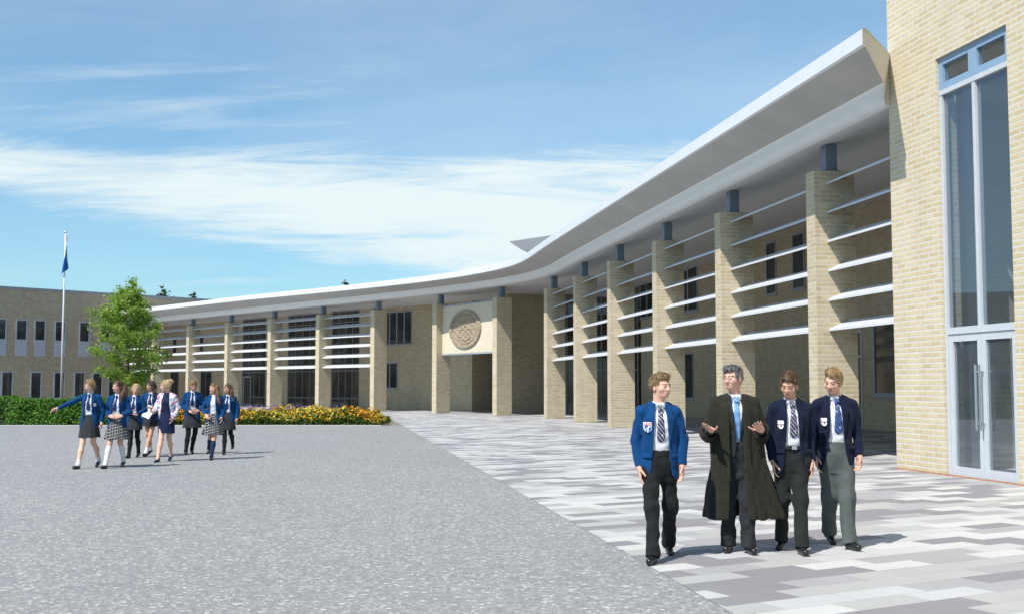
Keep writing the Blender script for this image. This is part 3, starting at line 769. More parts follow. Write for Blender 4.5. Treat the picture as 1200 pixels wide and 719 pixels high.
def mesh_obj(name, V, F, mats, parent, mi=None):
    me = bpy.data.meshes.new(name); n = len(F)
    me.vertices.add(len(V)); me.vertices.foreach_set('co', V.astype(np.float32).ravel())
    me.loops.add(4*n); me.loops.foreach_set('vertex_index', F.astype(np.int32).ravel()); me.polygons.add(n)
    me.polygons.foreach_set('loop_start', np.arange(0, 4*n, 4, dtype=np.int32)); me.update(calc_edges=True)
    for m in (mats if isinstance(mats, (list, tuple)) else [mats]): me.materials.append(m)
    if mi is not None: me.polygons.foreach_set('material_index', mi.astype(np.int32))
    me.polygons.foreach_set('use_smooth', np.ones(n, bool)); return link(name, me, parent)
def relax(V, F, it=1, f=.5):
    for _ in range(it):
        acc = np.zeros_like(V); c = np.zeros(len(V))
        for a, b in ((0, 1), (1, 2), (2, 3), (3, 0)):
            np.add.at(acc, F[:, a], V[F[:, b]]); np.add.at(c, F[:, a], 1); np.add.at(acc, F[:, b], V[F[:, a]]); np.add.at(c, F[:, b], 1)
        V = V*(1-f)+f*acc/np.maximum(c, 1)[:, None]
    return V
def biggest(V, F, keep=60):      # drop stray crumbs
    lab = np.arange(len(V))
    while True:
        m = lab[F].min(1); new = lab.copy()
        for k in range(4): np.minimum.at(new, F[:, k], m)
        new = new[new]
        if (new == lab).all(): break
        lab = new
    cnt = np.bincount(lab, minlength=len(V)); ok = cnt[lab] >= keep
    if ok.all(): return V, F
    remap = np.cumsum(ok)-1; F = F[ok[F].all(1)]; return V[ok], remap[F]
def vobj(name, vol, mats, parent, matfn=None, rel=1, keep=60):
    V, F = nets(vol.d, vol.lo, vol.h)
    if len(F) == 0: return None
    V, F = biggest(V, F, keep); V = relax(V, F, rel)
    mi = matfn(V[F].mean(1)) if matfn else None
    return mesh_obj(name, V, F, mats, parent, mi)
# primitives
def rc(a, b, ra, rb):
    a, b = np.array(a, float), np.array(b, float); ba = b-a; bb = max(1e-9, ba @ ba); rm = max(ra, rb)
    def fn(X, Y, Z):
        x, y, z = X-a[0], Y-a[1], Z-a[2]; t = np.clip((x*ba[0]+y*ba[1]+z*ba[2])/bb, 0, 1)
        return np.sqrt((x-t*ba[0])**2+(y-t*ba[1])**2+(z-t*ba[2])**2)-(ra+(rb-ra)*t)
    return fn, np.minimum(a, b)-rm, np.maximum(a, b)+rm
def cone_end(a, b, ra, rb):      # tapered sleeve with a flat end at b
    f0, lo_, hi_ = rc(a, b, ra, rb); b = np.array(b, float); d = b-np.array(a, float); d /= np.linalg.norm(d)
    return (lambda X, Y, Z: np.maximum(f0(X, Y, Z), (X-b[0])*d[0]+(Y-b[1])*d[1]+(Z-b[2])*d[2])), lo_, hi_
def el(c, r):
    c, r = np.array(c, float), np.array(r, float)
    def fn(X, Y, Z):
        x, y, z = X-c[0], Y-c[1], Z-c[2]
        k0 = np.sqrt((x/r[0])**2+(y/r[1])**2+(z/r[2])**2); k1 = np.sqrt((x/r[0]**2)**2+(y/r[1]**2)**2+(z/r[2]**2)**2)
        return k0*(k0-1)/np.maximum(k1, 1e-6)
    return fn, c-r, c+r
def obox(c, ex, ey, ez, half, r):      # rounded box with given axes
    c = np.array(c, float); A = np.array([ex, ey, ez], float); hb = np.array(half, float)-r; R_ = np.linalg.norm(half)+r
    def fn(X, Y, Z):
        x, y, z = X-c[0], Y-c[1], Z-c[2]
        q = [np.abs(A[i, 0]*x+A[i, 1]*y+A[i, 2]*z)-hb[i] for i in range(3)]
        return np.sqrt(sum(np.maximum(k, 0)**2 for k in q))+np.minimum(np.maximum(np.maximum(q[0], q[1]), q[2]), 0)-r
    return fn, c-R_, c+R_
def loft(keys, n=2.3, mod=None):      # keys (z, cx, cy, rx, ry)
    K = np.array(sorted(keys), float); z0, z1 = K[0, 0], K[-1, 0]; M_ = K[:, 3:5].max()+.06
    zz = np.linspace(z0, z1, 200); P = [np.interp(zz, K[:, 0], K[:, i]) for i in range(1, 5)]
    ker = np.ones(15)/15; P = [np.convolve(np.pad(p, 7, 'edge'), ker, 'valid') for p in P]
    def fn(X, Y, Z):
        zc_ = np.clip(Z, z0, z1); cx_, cy_, rx, ry = [np.interp(zc_, zz, p) for p in P]
        x, y = X-cx_, Y-cy_
        if mod is not None: 
            g = 1+mod(np.arctan2(y, x), Z); rx, ry = rx*g, ry*g
        q = (np.abs(x/rx)**n+np.abs(y/ry)**n)**(1/n)
        return np.maximum((q-1)*np.minimum(rx, ry), np.maximum(Z-z1, z0-Z))
    return fn, np.array([K[:, 1].min()-M_, K[:, 2].min()-M_, z0]), np.array([K[:, 1].max()+M_, K[:, 2].max()+M_, z1])
def prism_front(ws, x0=0.0, ymax=0.0, ymin=-.5, zlo=None):      # wedge opening at the front: half width w(z)
    K = np.array(sorted(ws), float)
    def fn(X, Y, Z): return np.maximum(np.maximum(np.abs(X-x0)-np.interp(Z, K[:, 0], K[:, 1]), Y-ymax), np.maximum(Z-K[-1, 0], K[0, 0]-Z))
    m = K[:, 1].max()
    return fn, np.array([x0-m, ymin, K[0, 0]]), np.array([x0+m, ymax, K[-1, 0]])
def rotm(yaw, pitch, roll):
    return np.array(Matrix.Rotation(R(yaw), 3, 'Z') @ Matrix.Rotation(R(pitch), 3, 'X') @ Matrix.Rotation(R(roll), 3, 'Y'))
PIV = np.array((0, .025, 1.50))
def nrmz(v): v = np.array(v, float); return v/np.linalg.norm(v)
def hand(vol, W, d, n, thumb, curl, spread=5, k=.006, sc=1.0):
    W = np.array(W, float); d = nrmz(d); n = np.array(n, float); n = nrmz(n-d*(n @ d)); sd_ = np.cross(d, n)*(1 if thumb > 0 else -1)      # side on which the thumb sits
    vol.u(rc(W-d*.02, W+d*.02, .027*sc, .025*sc), k=.015)
    vol.u(obox(W+d*.052*sc, d, sd_, n, (.046*sc, .040*sc, .0145*sc), .013*sc), k=.012)
    for i, (o_, L_) in enumerate(((.030, .070), (.0105, .080), (-.010, .074), (-.029, .058))):
        a_ = R(spread*(1.5-i)*.9); f = d*math.cos(a_)+sd_*math.sin(a_)
        p = W+d*(.092 if i < 3 else .086)*sc+sd_*o_*sc; c = curl*(.8+.12*i)
        for j, (fr_, r0, r1) in enumerate(((.44, .0098, .0092), (.32, .0092, .0086), (.24, .0086, .0075))):
            ang = R(c*(.55+.45*j)); t_ = f*math.cos(ang)+n*math.sin(ang); q = p+t_*L_*fr_*sc
            vol.u(rc(p, q, r0*sc, r1*sc), k=.003); p = q
    p = W+d*.022*sc+sd_*.030*sc+n*.006*sc
    for L_, mix_, r0, r1 in ((.040, .75, .0135, .011), (.032, .45, .011, .0095), (.026, .3, .0095, .008)):
        t_ = nrmz(d*(1-mix_*.6)+sd_*mix_+n*.28*(1+curl/60)); q = p+t_*L_*sc; vol.u(rc(p, q, r0*sc, r1*sc), k=.005); p = q
def skin(name, c):
    if name in MATS: return MATS[name]
    m, nt, b = new_mat(name); v = obj_coord(nt)
    f = noise(nt, v, 22, 4, .6); cc = ramp(nt, f, [(.3, (c[0]*.93, c[1]*.84, c[2]*.82)), (.7, c)])
    nt.links.new(cc, b.inputs['Base Color']); b.inputs['Roughness'].default_value = .58; b.inputs['Specular IOR Level'].default_value = .25
    bump(nt, b, noise(nt, v, 140, 3), .25, .002)
    b.inputs['Subsurface Weight'].default_value = .12; b.inputs['Subsurface Radius'].default_value = (.012, .005, .003); b.inputs['Subsurface Scale'].default_value = 1
    MATS[name] = m; return m
def cloth(name, col, var=.13, bs=180, st=.25, rough=.9, sheen=.04): return pm(name, col, rough, var, 14, st, bs, .002, .15, 0, sheen)
def hairm(name, c1, c2):
    if name in MATS: return MATS[name]
    m, nt, b = new_mat(name); v = obj_coord(nt); f = noise(nt, v, 60, 4, .65, (1.5, 1.5, .22)); cc = ramp(nt, f, [(.32, c1), (.68, c2)])
    nt.links.new(cc, b.inputs['Base Color']); b.inputs['Roughness'].default_value = .48; b.inputs['Specular IOR Level'].default_value = .4
    bump(nt, b, f, .8, .006); MATS[name] = m; return m
def stripes(name, base, s1, s2, sc=46):
    if name in MATS: return MATS[name]
    m, nt, b = new_mat(name); v = obj_coord(nt)
    w1 = N(nt, 'ShaderNodeTexWave'); w1.bands_direction = 'X'; w1.inputs['Scale'].default_value = sc/4
    mp = N(nt, 'ShaderNodeMapping'); mp.inputs['Rotation'].default_value = (0, R(38), 0); nt.links.new(v, mp.inputs[0]); nt.links.new(mp.outputs[0], w1.inputs['Vector'])
    c = ramp(nt, w1.outputs['Fac'], [(0, base), (.86, base), (.9, s1), (1, s1)])
    vo = N(nt, 'ShaderNodeTexVoronoi'); vo.inputs['Scale'].default_value = sc*.62; nt.links.new(v, vo.inputs['Vector'])
    c = mixc(nt, ramp(nt, vo.outputs['Distance'], [(.16, (1, 1, 1)), (.22, (0, 0, 0))]), c, s2)
    nt.links.new(c, b.inputs['Base Color']); b.inputs['Roughness'].default_value = .55; MATS[name] = m; return m
BLUE = cloth('royal blue blazer wool', (.003, .044, .145)); NAVY = cloth('navy blazer wool', (.0065, .0105, .029))
WHITE = cloth('white shirt cotton', (.66, .67, .70), .04, 90, .15)
CHAR = cloth('charcoal trouser wool', (.013, .0145, .015)); GREYT = cloth('grey trouser wool', (.085, .097, .096)); DKT = cloth('dark grey trouser wool', (.018, .020, .0195))
GOWN = cloth('black brown gown cloth', (.021, .0205, .0145), .18, 120, .35); SUIT = cloth('dark suit wool', (.022, .024, .027))
SKIRT = cloth('grey skirt wool', (.030, .033, .040)); DRESS = cloth('navy dress cloth', (.012, .020, .058)); TIGHT = cloth('black tights knit', (.012, .012, .014), .1, 200, .1)
SOCKW = cloth('white sock cotton', (.66, .67, .70), .05, 150, .3); SOCKN = cloth('navy sock cotton', (.016, .028, .075), .1, 150, .3)
SHOE = pm('black shoe leather', (.012, .012, .013), .28, .2, 20, spec=.5); SOLE = pm('shoe sole', (.03, .028, .025), .8)
TIEG = stripes('navy tie with gold stripes', (.014, .032, .15), (.50, .40, .13), (.50, .52, .60)); TIEN = stripes('navy tie with pale dots', (.018, .04, .17), (.06, .16, .33), (.55, .52, .62))
TIED = cloth('plain navy tie silk', (.018, .034, .13), .15, 150, .1, .5); TIEB = cloth('pale blue tie silk', (.15, .30, .56), .08, 150, .1, .45)
LIPS = pm('lips', (.42, .17, .14), .5, .1, 40); EYEW = pm('eye white', (.40, .35, .31), .45, .02); IRIS = pm('iris', (.035, .035, .035), .4, .1); BROWD = pm('eyebrow dark', (.07, .048, .032), .9, .2, 50); BROWL = pm('eyebrow fair', (.26, .165, .085), .9, .2, 50)
def check_mat():
    m, nt, b = new_mat('black and white woven skirt'); v = obj_coord(nt)
    mp = N(nt, 'ShaderNodeMapping'); mp.inputs['Rotation'].default_value = (0, R(14), 0); nt.links.new(v, mp.inputs[0])
    sp = N(nt, 'ShaderNodeSeparateXYZ'); nt.links.new(mp.outputs[0], sp.inputs[0])
    ad = N(nt, 'ShaderNodeMath', operation='MULTIPLY_ADD'); ad.inputs[1].default_value = .8; nt.links.new(sp.outputs['Y'], ad.inputs[0]); nt.links.new(sp.outputs['X'], ad.inputs[2])
    cb = N(nt, 'ShaderNodeCombineXYZ'); nt.links.new(ad.outputs[0], cb.inputs[0]); nt.links.new(sp.outputs['Z'], cb.inputs[1])
    br = N(nt, 'ShaderNodeTexBrick'); nt.links.new(cb.outputs[0], br.inputs['Vector']); br.inputs['Scale'].default_value = 1
    br.inputs['Brick Width'].default_value = .052; br.inputs['Row Height'].default_value = .06; br.inputs['Mortar Size'].default_value = .0034; br.inputs['Mortar Smooth'].default_value = .1
    br.inputs['Color1'].default_value = (.014, .015, .02, 1); br.inputs['Color2'].default_value = (.02, .022, .03, 1); br.inputs['Mortar'].default_value = (.42, .42, .42, 1)
    nt.links.new(br.outputs['Color'], b.inputs['Base Color']); b.inputs['Roughness'].default_value = .85; return m
CHECK = check_mat()
def floral_mat():
    m, nt, b = new_mat('floral jacket cloth'); v = obj_coord(nt); c = (.70, .70, .74)
    for sc, a, e, off in ((15, .44, .52, 0), (21, .36, .44, 5)):
        mp = N(nt, 'ShaderNodeMapping'); mp.inputs['Location'].default_value = (off, off*.7, off*.3); nt.links.new(v, mp.inputs[0])
        vo = N(nt, 'ShaderNodeTexVoronoi'); vo.inputs['Scale'].default_value = sc; nt.links.new(mp.outputs[0], vo.inputs['Vector'])
        sp = N(nt, 'ShaderNodeSeparateColor'); nt.links.new(vo.outputs['Color'], sp.inputs[0])
        pc = ramp(nt, sp.outputs[0], [(0, (.60, .12, .24)), (.3, (.10, .34, .55)), (.5, (.72, .30, .38)), (.7, (.70, .70, .74)), (.82, (.12, .14, .40)), (.92, (.16, .42, .40))], True)
        c = mixc(nt, ramp(nt, vo.outputs['Distance'], [(a, (1, 1, 1)), (e, (0, 0, 0))]), c, pc)
    nt.links.new(c, b.inputs['Base Color']); b.inputs['Roughness'].default_value = .85; return m
FLORAL = floral_mat()
PAPER = pm('white paper', (.72, .74, .76), .7, .02)

def person(label, loc, H, sp, group=None):
    S = H/1.75; fem = sp.get('fem', False); hr = sp.get('res', 1.0)
    root = empty('person', loc, label, 'person', group); root.scale = (S, S, S); root.rotation_euler = (0, 0, R(sp.get('yaw', 0)))
    hb = .0052*hr; hc = .0085*min(hr, 1.35)
    shw = .158 if fem else .166
    SH = {'L': np.array((-shw, .012, 1.384)), 'R': np.array((shw, .012, 1.384))}; HIP = {'L': np.array((-.088, 0, .90)), 'R': np.array((.088, 0, .90))}
    if not fem: HIP = {k: p*np.array((.92, 1, 1)) for k, p in HIP.items()}
    arms = dict(sp.get('arms', {})); legs = dict(sp.get('legs', {}))
    for sd_, g in (('L', -1), ('R', 1)):
        arms.setdefault(sd_, dict(e=(g*.225, .035, 1.13), w=(g*.235, -.03, .885), d=(0, -.12, -1), n=(-g, -.15, 0), c=24))
        legs.setdefault(sd_, dict(k=(g*.09, -.02, .49), a=(g*.09, .02, .085), t=(g*.12, -1), lift=0))
    if not fem:
        wm = .87 if not sp.get('gown') else .95
        arms = {q: {**a, 'e': (a['e'][0]*wm, *a['e'][1:]), 'w': (a['w'][0]*wm, *a['w'][1:])} for q, a in arms.items()}
    yaw, pit, rol = sp.get('head', (0, 0, 0)); Rm = rotm(yaw, pit, rol); sk = sp.get('skin', skin('fair skin', (.62, .36, .26)))
    xf = (Rm, PIV); fs = .95 if fem else 1.0
    lo = [min([-.30]+[min(a['e'][0], a['w'][0]+a['d'][0]/np.linalg.norm(a['d'])*.2)-.07 for a in arms.values()]+[l['a'][0]-.15 for l in legs.values()]), -.2, -.01]
    hi = [max([.30]+[max(a['e'][0], a['w'][0]+a['d'][0]/np.linalg.norm(a['d'])*.2)+.07 for a in arms.values()]+[l['a'][0]+.15 for l in legs.values()]), .2, 1.80]
    lo[1] = min([-.2]+[min(a['e'][1], a['w'][1]+a['d'][1]/np.linalg.norm(a['d'])*.2)-.06 for a in arms.values()]+[min(l['k'][1]-.1, l['a'][1]-.24) for l in legs.values()])
    hi[1] = max([.22]+[a['e'][1]+.07 for a in arms.values()]+[l['a'][1]+.16 for l in legs.values()])
    # ---- body: one continuous surface
    v = Vol(lo, hi, hb)
    if fem: bk = [(.84, 0, 0, .150, .100), (.93, 0, 0, .158, .105), (1.07, 0, 0, .118, .085), (1.2, 0, -.003, .135, .100), (1.28, 0, -.008, .14, .112), (1.34, 0, .008, .138, .094), (1.40, 0, .014, .10, .07), (1.45, 0, .022, .05, .048)]
    else: bk = [(z, x, y, rx*.93, ry) for z, x, y, rx, ry in [(.84, 0, 0, .145, .098), (.93, 0, 0, .152, .105), (1.07, 0, 0, .138, .098), (1.22, 0, 0, .155, .108), (1.32, 0, .004, .160, .105), (1.39, 0, .014, .115, .078), (1.45, 0, .024, .055, .052)]]
    v.u(loft([(z, x, y, rx*.92, ry*.90) for z, x, y, rx, ry in bk]))
    for g in (-1, 1): v.u(rc((g*.03, .022, 1.44), (g*shw*.80, .014, 1.382), .038, .034), k=.02)
    for q in 'LR':
        a, l = arms[q], legs[q]
        v.u(rc(SH[q], a['e'], .050*fs, .040*fs), rc(a['e'], a['w'], .041*fs, .027*fs), k=.03)
        K, A = np.array(l['k'], float), np.array(l['a'], float); md = (K+A)/2+np.array((0, .022, .05))
        ls = 1 if fem else .84; v.u(rc(HIP[q], K, .078*ls, .050*ls), rc(K, md, .047*ls, .050*ls), rc(md, A, .050*ls, .034), k=.03)
        t_ = nrmz((*l['t'], 0)); ph = R(-l['lift']); f_ = t_*math.cos(ph)+np.array((0, 0, math.sin(ph))); up_ = np.array((0, 0, 1))*math.cos(ph)-t_*math.sin(ph)
        hl_ = A-up_*.040-t_*.02*math.cos(ph); v.u(rc(A, hl_+up_*.012+f_*.03, .033, .026), rc(hl_+up_*.008+f_*.02, hl_+f_*.135, .027, .018), k=.02)
        hand(v, a['w'], a['d'], a['n'], a.get('th', 1 if q == 'L' else -1), a['c'], sc=.93 if fem else 1.0)
    v.u(rc((0, .030, 1.43), (0, .012, 1.56), .056*(.86 if fem else 1), .052*(.86 if fem else 1)), k=.03)
    v.xf = xf
    v.u(el((0, .018, 1.655), (.076, .094, .092)), el((0, -.030, 1.600), (.058*fs, .064, .082)), k=.03)
    v.u(el((0, -.058, 1.548), (.028*fs, .026, .022)), k=.03)
    v.u(el((-.045, -.052, 1.607), (.020, .022, .018)), el((.045, -.052, 1.607), (.020, .022, .018)), k=.03)
    v.u(el((0, -.078, 1.655), (.048, .016, .012)), k=.02)
    v.cut(el((-.031, -.106, 1.635), (.019, .020, .012)), el((.031, -.106, 1.635), (.019, .020, .012)), k=.016)
    v.u(el((-.031, -.079, 1.635), (.0135,)*3), el((.031, -.079, 1.635), (.0135,)*3))
    v.u(rc((0, -.090, 1.640), (0, -.107, 1.604), .0085, .0125), el((-.011, -.096, 1.600), (.009, .010, .008)), el((.011, -.096, 1.600), (.009, .010, .008)), k=.010)
    v.u(el((0, -.0855, 1.572), (.023, .009, .0055)), el((0, -.0840, 1.562), (.020, .009, .006)), k=.008)
    v.u(el((-.076, .012, 1.615), (.011, .021, .033)), el((.076, .012, 1.615), (.011, .021, .033)), k=.008)
    v.xf = None
    brow = sp.get('brow', BROWD); shinmat = sp.get('legmat')
    def bm_(P):
        q = (P-PIV) @ Rm+PIV; mi = np.zeros(len(P), int); f = q[:, 1] < -.05
        mi[f & (q[:, 2] > 1.5545) & (q[:, 2] < 1.5795) & (np.abs(q[:, 2]-1.567) < .0075) & (np.abs(q[:, 0]) < .0225-np.abs(q[:, 2]-1.567)*.6) & (q[:, 1] < -.070)] = 1
        for g in (-1, 1):
            de = np.linalg.norm(q-np.array((g*.031, -.079, 1.635)), axis=1); eye = (de < .0155) & (np.abs(q[:, 2]-1.635) < .0052) & (np.abs(q[:, 0]-g*.031) < .0125); mi[eye] = 2
            mi[eye & ((np.abs(q[:, 0]-g*.031) < .0068) | (q[:, 2] > 1.6375))] = 3
        mi[f & (np.abs(q[:, 2]-1.6555-.10*(np.abs(q[:, 0])-.03)*np.sign(.035-np.abs(q[:, 0]))) < .0042) & (np.abs(q[:, 0]) > .012) & (np.abs(q[:, 0]) < .051)] = 4
        return mi
    vobj('body', v, [sk, LIPS, EYEW, IRIS, brow], root, bm_, 1)
    # ---- hair
    hs = sp['hair']; HM = sp['hairm']
    if True:
        Ws = Vol((-.34, -.30, 1.0), (.34, .34, 1.86), .0075)
        Ws.xf = xf
        th = {'short': .007, 'bald': .005}.get(hs, .009); tp = sp.get('top', .02)*.45
        Ws.u(el((0, .022, 1.660), (.078+th, .096+th, .090+th)))
        if hs in ('short', 'bald'):
            Ws.u(el((0, -.006, 1.718+tp*.5), (.068, .084, .030+tp)), k=.02)
            Ws.cut(el((sp.get('part', .0), -.118, 1.608), (.094, .098, .108)), k=.010)
            Ws.cut(obox((0, .0, 1.53), (1, 0, 0), (0, 1, 0), (0, 0, 1), (.2, .2, .055), .01), k=.02)
            for g in (-1, 1): Ws.cut(el((g*.095, -.012, 1.605), (.03, .036, .045)), k=.01)
        else:
            Ws.cut(el((sp.get('part', .01), -.128, 1.595), (.082, .098, .106)), k=.012)
            Ws.cut(obox((0, -.02, 1.52), (1, 0, 0), (0, 1, 0), (0, 0, 1), (.2, .075, .045), .01), k=.02)
            g = sp.get('side', 1)
            if hs == 'bun': Ws.u(el((0, .118, 1.715), (.048, .045, .045)), k=.02)
            if hs == 'tied': Ws.u(el((.0, .115, 1.60), (.040, .035, .055)), k=.03)
            if hs == 'long':
                for k_, (x, y) in enumerate(((g*.083, .01), (g*.080, .055), (g*.05, .09), (0, .10), (-g*.05, .09), (-g*.078, .05))):
                    L_ = 1.30 if k_ < 2 else 1.34
                    Ws.u(rc((x*.95, y, 1.66), (x*1.12+g*.012, y*.9-.02, 1.52), .032, .036), rc((x*1.12+g*.012, y*.9-.02, 1.52), (x*1.3+g*.03, y*.55-.05 if k_ < 2 else y*1.1, L_), .038, .020), k=.03)
            if hs == 'pony':
                Ws.u(rc((g*.045, .105, 1.67), (g*.115, .085, 1.58), .034, .042), rc((g*.115, .085, 1.58), (g*.135, -.02, 1.45), .044, .044), rc((g*.135, -.02, 1.45), (g*.115, -.075, 1.30), .042, .018), k=.03)
            if hs == 'plait':
                Ws.u(rc((g*.055, .09, 1.62), (g*.10, .03, 1.52), .028, .026), k=.02)
                for j in range(6): Ws.u(el((g*(.105+.004*j), .02-.02*j, 1.50-.036*j), (.024-.0015*j,)*3), k=.008)
        Ws.xf = None
        Ws.wrinkle(.0050, 90, sp.get('seed', 3), (1, 1, .5)); Ws.wrinkle(.0050, 42, sp.get('seed', 3)+9, (1, 1, .6))
        V, F = nets(Ws.d, Ws.lo, Ws.h); V, F = biggest(V, F, 200); V0 = V
        g_ = np.random.default_rng(sp.get('seed', 3)); fn_ = np.cross(V[F[:, 2]]-V[F[:, 0]], V[F[:, 3]]-V[F[:, 1]]); fn_ /= np.maximum(np.linalg.norm(fn_, axis=1), 1e-9)[:, None]
        ns = int((1700 if hs == 'short' else 1300)/hr); pick = g_.integers(0, len(F), ns); C_ = V[F].mean(1)[pick]; Nn = fn_[pick]; ql = (C_-PIV) @ Rm+PIV
        up_ = np.clip((ql[:, 2]-1.70)/.06, 0, 1)[:, None]; bk_ = np.clip((ql[:, 1]+.02)/.08, 0, 1)[:, None]
        dl = up_*np.stack([np.sign(ql[:, 0]+.02)*.35, -.9+0*ql[:, 0], .15+0*ql[:, 0]], 1)*(1-bk_)+(1-up_*(1-bk_))*np.array((0, .25, -1.0))+g_.normal(0, .28, (ns, 3))
        D_ = dl @ Rm.T; D_ -= Nn*(D_*Nn).sum(1)[:, None]; D_ /= np.maximum(np.linalg.norm(D_, axis=1), 1e-6)[:, None]
        L_ = (g_.uniform(.018, .045, ns) if hs in ('short', 'bald') else g_.uniform(.03, .085, ns))[:, None]; W_ = np.cross(D_, Nn)*g_.uniform(.0016, .0036, ns)[:, None]
        lift = g_.uniform(.10, .42 if hs == 'short' else .25, ns)[:, None]*(.4+.6*up_)
        p0 = C_-Nn*.004; p1 = C_+D_*L_*.55+Nn*L_*lift*.6; p2 = C_+D_*L_+Nn*L_*lift*.75-np.array((0, 0, 1))*L_*.12
        SV = np.stack([p0-W_, p0+W_, p1-W_*.9, p1+W_*.9, p2-W_*.25, p2+W_*.25], 1).reshape(-1, 3); b0 = len(V)+np.arange(ns)[:, None]*6
        V = np.concatenate([V, SV]); F = np.concatenate([F, b0+np.array((0, 1, 3, 2)), b0+np.array((2, 3, 5, 4))])
        mesh_obj('hair', V, F, HM, root)
    # ---- shoes
    for q in 'LR':
        l = legs[q]; A = np.array(l['a'], float); t_ = nrmz((*l['t'], 0)); s_ = np.array((-t_[1], t_[0], 0))
        c = Vol(A-np.array((.26, .26, .14)), A+np.array((.26, .26, .07)), .006*min(hr, 1.5)); ph = R(-l.get('lift', 0)); 
        f = t_*math.cos(ph)+np.array((0, 0, math.sin(ph))); up = np.cross(s_, f)*-1
        up = np.array((0, 0, 1))*math.cos(ph)-t_*math.sin(ph)
        hl = A-up*.045-t_*.02*math.cos(ph); toe = hl+f*.175
        c.u(rc(hl+up*.0, hl+up*.045, .037, .036), rc(hl+f*.02, toe-f*.01, .037, .033), rc(hl+up*.035+f*.01, toe-f*.07, .035, .028), k=.02)
        if sp.get('heels') : pass
        base = hl-up*.032
        def below(X, Y, Z, base=base, up=up): return (X-base[0])*up[0]+(Y-base[1])*up[1]+(Z-base[2])*up[2]
        c.cut((below_ := (lambda X, Y, Z, b=below: b(X, Y, Z)), A-.3, A+.3))
        if fem or sp.get('lowcut'): c.cut(rc(A+up*.0+t_*.035-up*.002, A+up*.10+t_*.035, .034, .04), k=.008)
        so_ = vobj('shoe', c, sp.get('shoem', SHOE), root, None, 1)
    # ---- legs wear
    ol = sp['legs_wear']
    if ol == 'trousers':
        T = Vol((lo[0], lo[1], .02), (hi[0], hi[1], 1.06), hc)
        T.u(loft([(.74, 0, .0, .085, .075), (.80, 0, .0, .128, .098), (.86, 0, .003, .152, .114), (.92, 0, .004, .162, .120), (1.0, 0, .002, .150, .112), (1.03, 0, 0, .146, .110)]))
        for q in 'LR':
            l = legs[q]; K, A = np.array(l['k'], float), np.array(l['a'], float); fit = sp.get('fit', 1.0)*.95
            T.u(rc(HIP[q]+np.array((0, .004, .0)), K, .092*fit, .072*fit), rc(K, A+np.array((0, .005, -.012)), .072*fit, .065*fit), k=.05)
            T.u(rc(K*.25+A*.75, A+np.array((0, -.012, -.02)), .062*fit, .067*fit), k=.02)
            bt = A+np.array((0, 0, -.028)); dn = nrmz(A-K)
            T.cut(((lambda X, Y, Z, b=bt, d=dn: -((X-b[0])*d[0]+(Y-b[1])*d[1]+(Z-b[2])*d[2])), A-.12, A+np.array((.12, .12, .0))))
        T.wrinkle(.0058, 24, sp.get('seed', 1), (1, 1, .8)); T.wrinkle(.0034, 52, sp.get('seed', 1)+5, (1, 1, .7))
        vobj('trousers', T, sp['legc'], root, None, 1)
        if sp.get('belt'):
            B = Vol((-.25, -.2, .95), (.25, .2, 1.08), .007); ring = [(.99, 0, .002, .159, .122), (1.03, 0, .0, .154, .119)]
            B.u(loft(ring)); bo = vobj('belt', B, SHOE, root)
            k_ = MB(); k_.box((-.024, -.130, .992), (.048, 0, 0), (0, .012, 0), (0, 0, .034)); k_.build('buckle', CHROME, bo)
    else:
        for q in 'LR':
            l = legs[q]; K, A = np.array(l['k'], float), np.array(l['a'], float); md = (K+A)/2+np.array((0, .022, .05)); m_, top = sp['socks'][q]
            if m_ is None: continue
            T = Vol(np.minimum(np.minimum(HIP[q], K), A)-np.array((.12, .12, .07)), np.maximum(np.maximum(HIP[q], K), A)+np.array((.12, .14, .03)), .0075)
            e_ = .0055
            T.u(rc(K, md, .047+e_, .050+e_), rc(md, A, .050+e_, .034+e_), rc(A, A+np.array((0, 0, -.03)), .034+e_, .036), k=.03)
            if top == 'hip': T.u(rc(HIP[q], K, .078+e_, .050+e_), k=.03)
            else:
                pt = A+(K-A)*top; dn = nrmz(K-A); T.cut(((lambda X, Y, Z, b=pt, d=dn: -((X-b[0])*d[0]+(Y-b[1])*d[1]+(Z-b[2])*d[2])), K-.3, K+np.array((.3, .3, .2))))
                T.d = np.maximum(T.d, (lambda X, Y, Z: (X-pt[0])*dn[0]+(Y-pt[1])*dn[1]+(Z-pt[2])*dn[2])(*T.grid()).astype(np.float32))
            vobj('tights' if top == 'hip' else 'sock', T, m_, root, None, 1)
        # skirt with pleats
        zb, fl = sp.get('hem', .60), sp.get('flare', 1.0); np_ = sp.get('pleats', 15); sway = sp.get('sway', 0)
        def pl(a, Z): return (.045*np.clip((1.0-Z)/.4, 0, 1)*np.abs(np.sin(np_*a/2+.8*np.sin(2*a)))*1.2-.02) if np_ else .012*np.sin(3*a+9*Z)
        sk_ = [(zb, sway, -.01, .205*fl, .165*fl), (zb+.12, sway*.6, -.005, .195*(.3+.7*fl), .155*(.3+.7*fl)), (.90, 0, 0, .175, .128), (1.0, 0, 0, .142, .105), (1.05, 0, 0, .128, .096)]
        K_ = Vol((-.36, -.30, zb-.03), (.36, .30, 1.07), hc*.9); K_.u(loft(sk_, 2.1, pl)); 
        K_.cut(loft([(zb-.02, sway, -.01, .205*fl-.02, .165*fl-.02), (zb+.12, sway*.6, -.005, .195*(.3+.7*fl)-.02, .155*(.3+.7*fl)-.02), (.84, 0, 0, .14, .10)], 2.1, pl))
        K_.wrinkle(.003, 24, sp.get('seed', 1))
        vobj('skirt' if not sp.get('dress') else 'dress', K_, sp['legc'], root, None, 1)
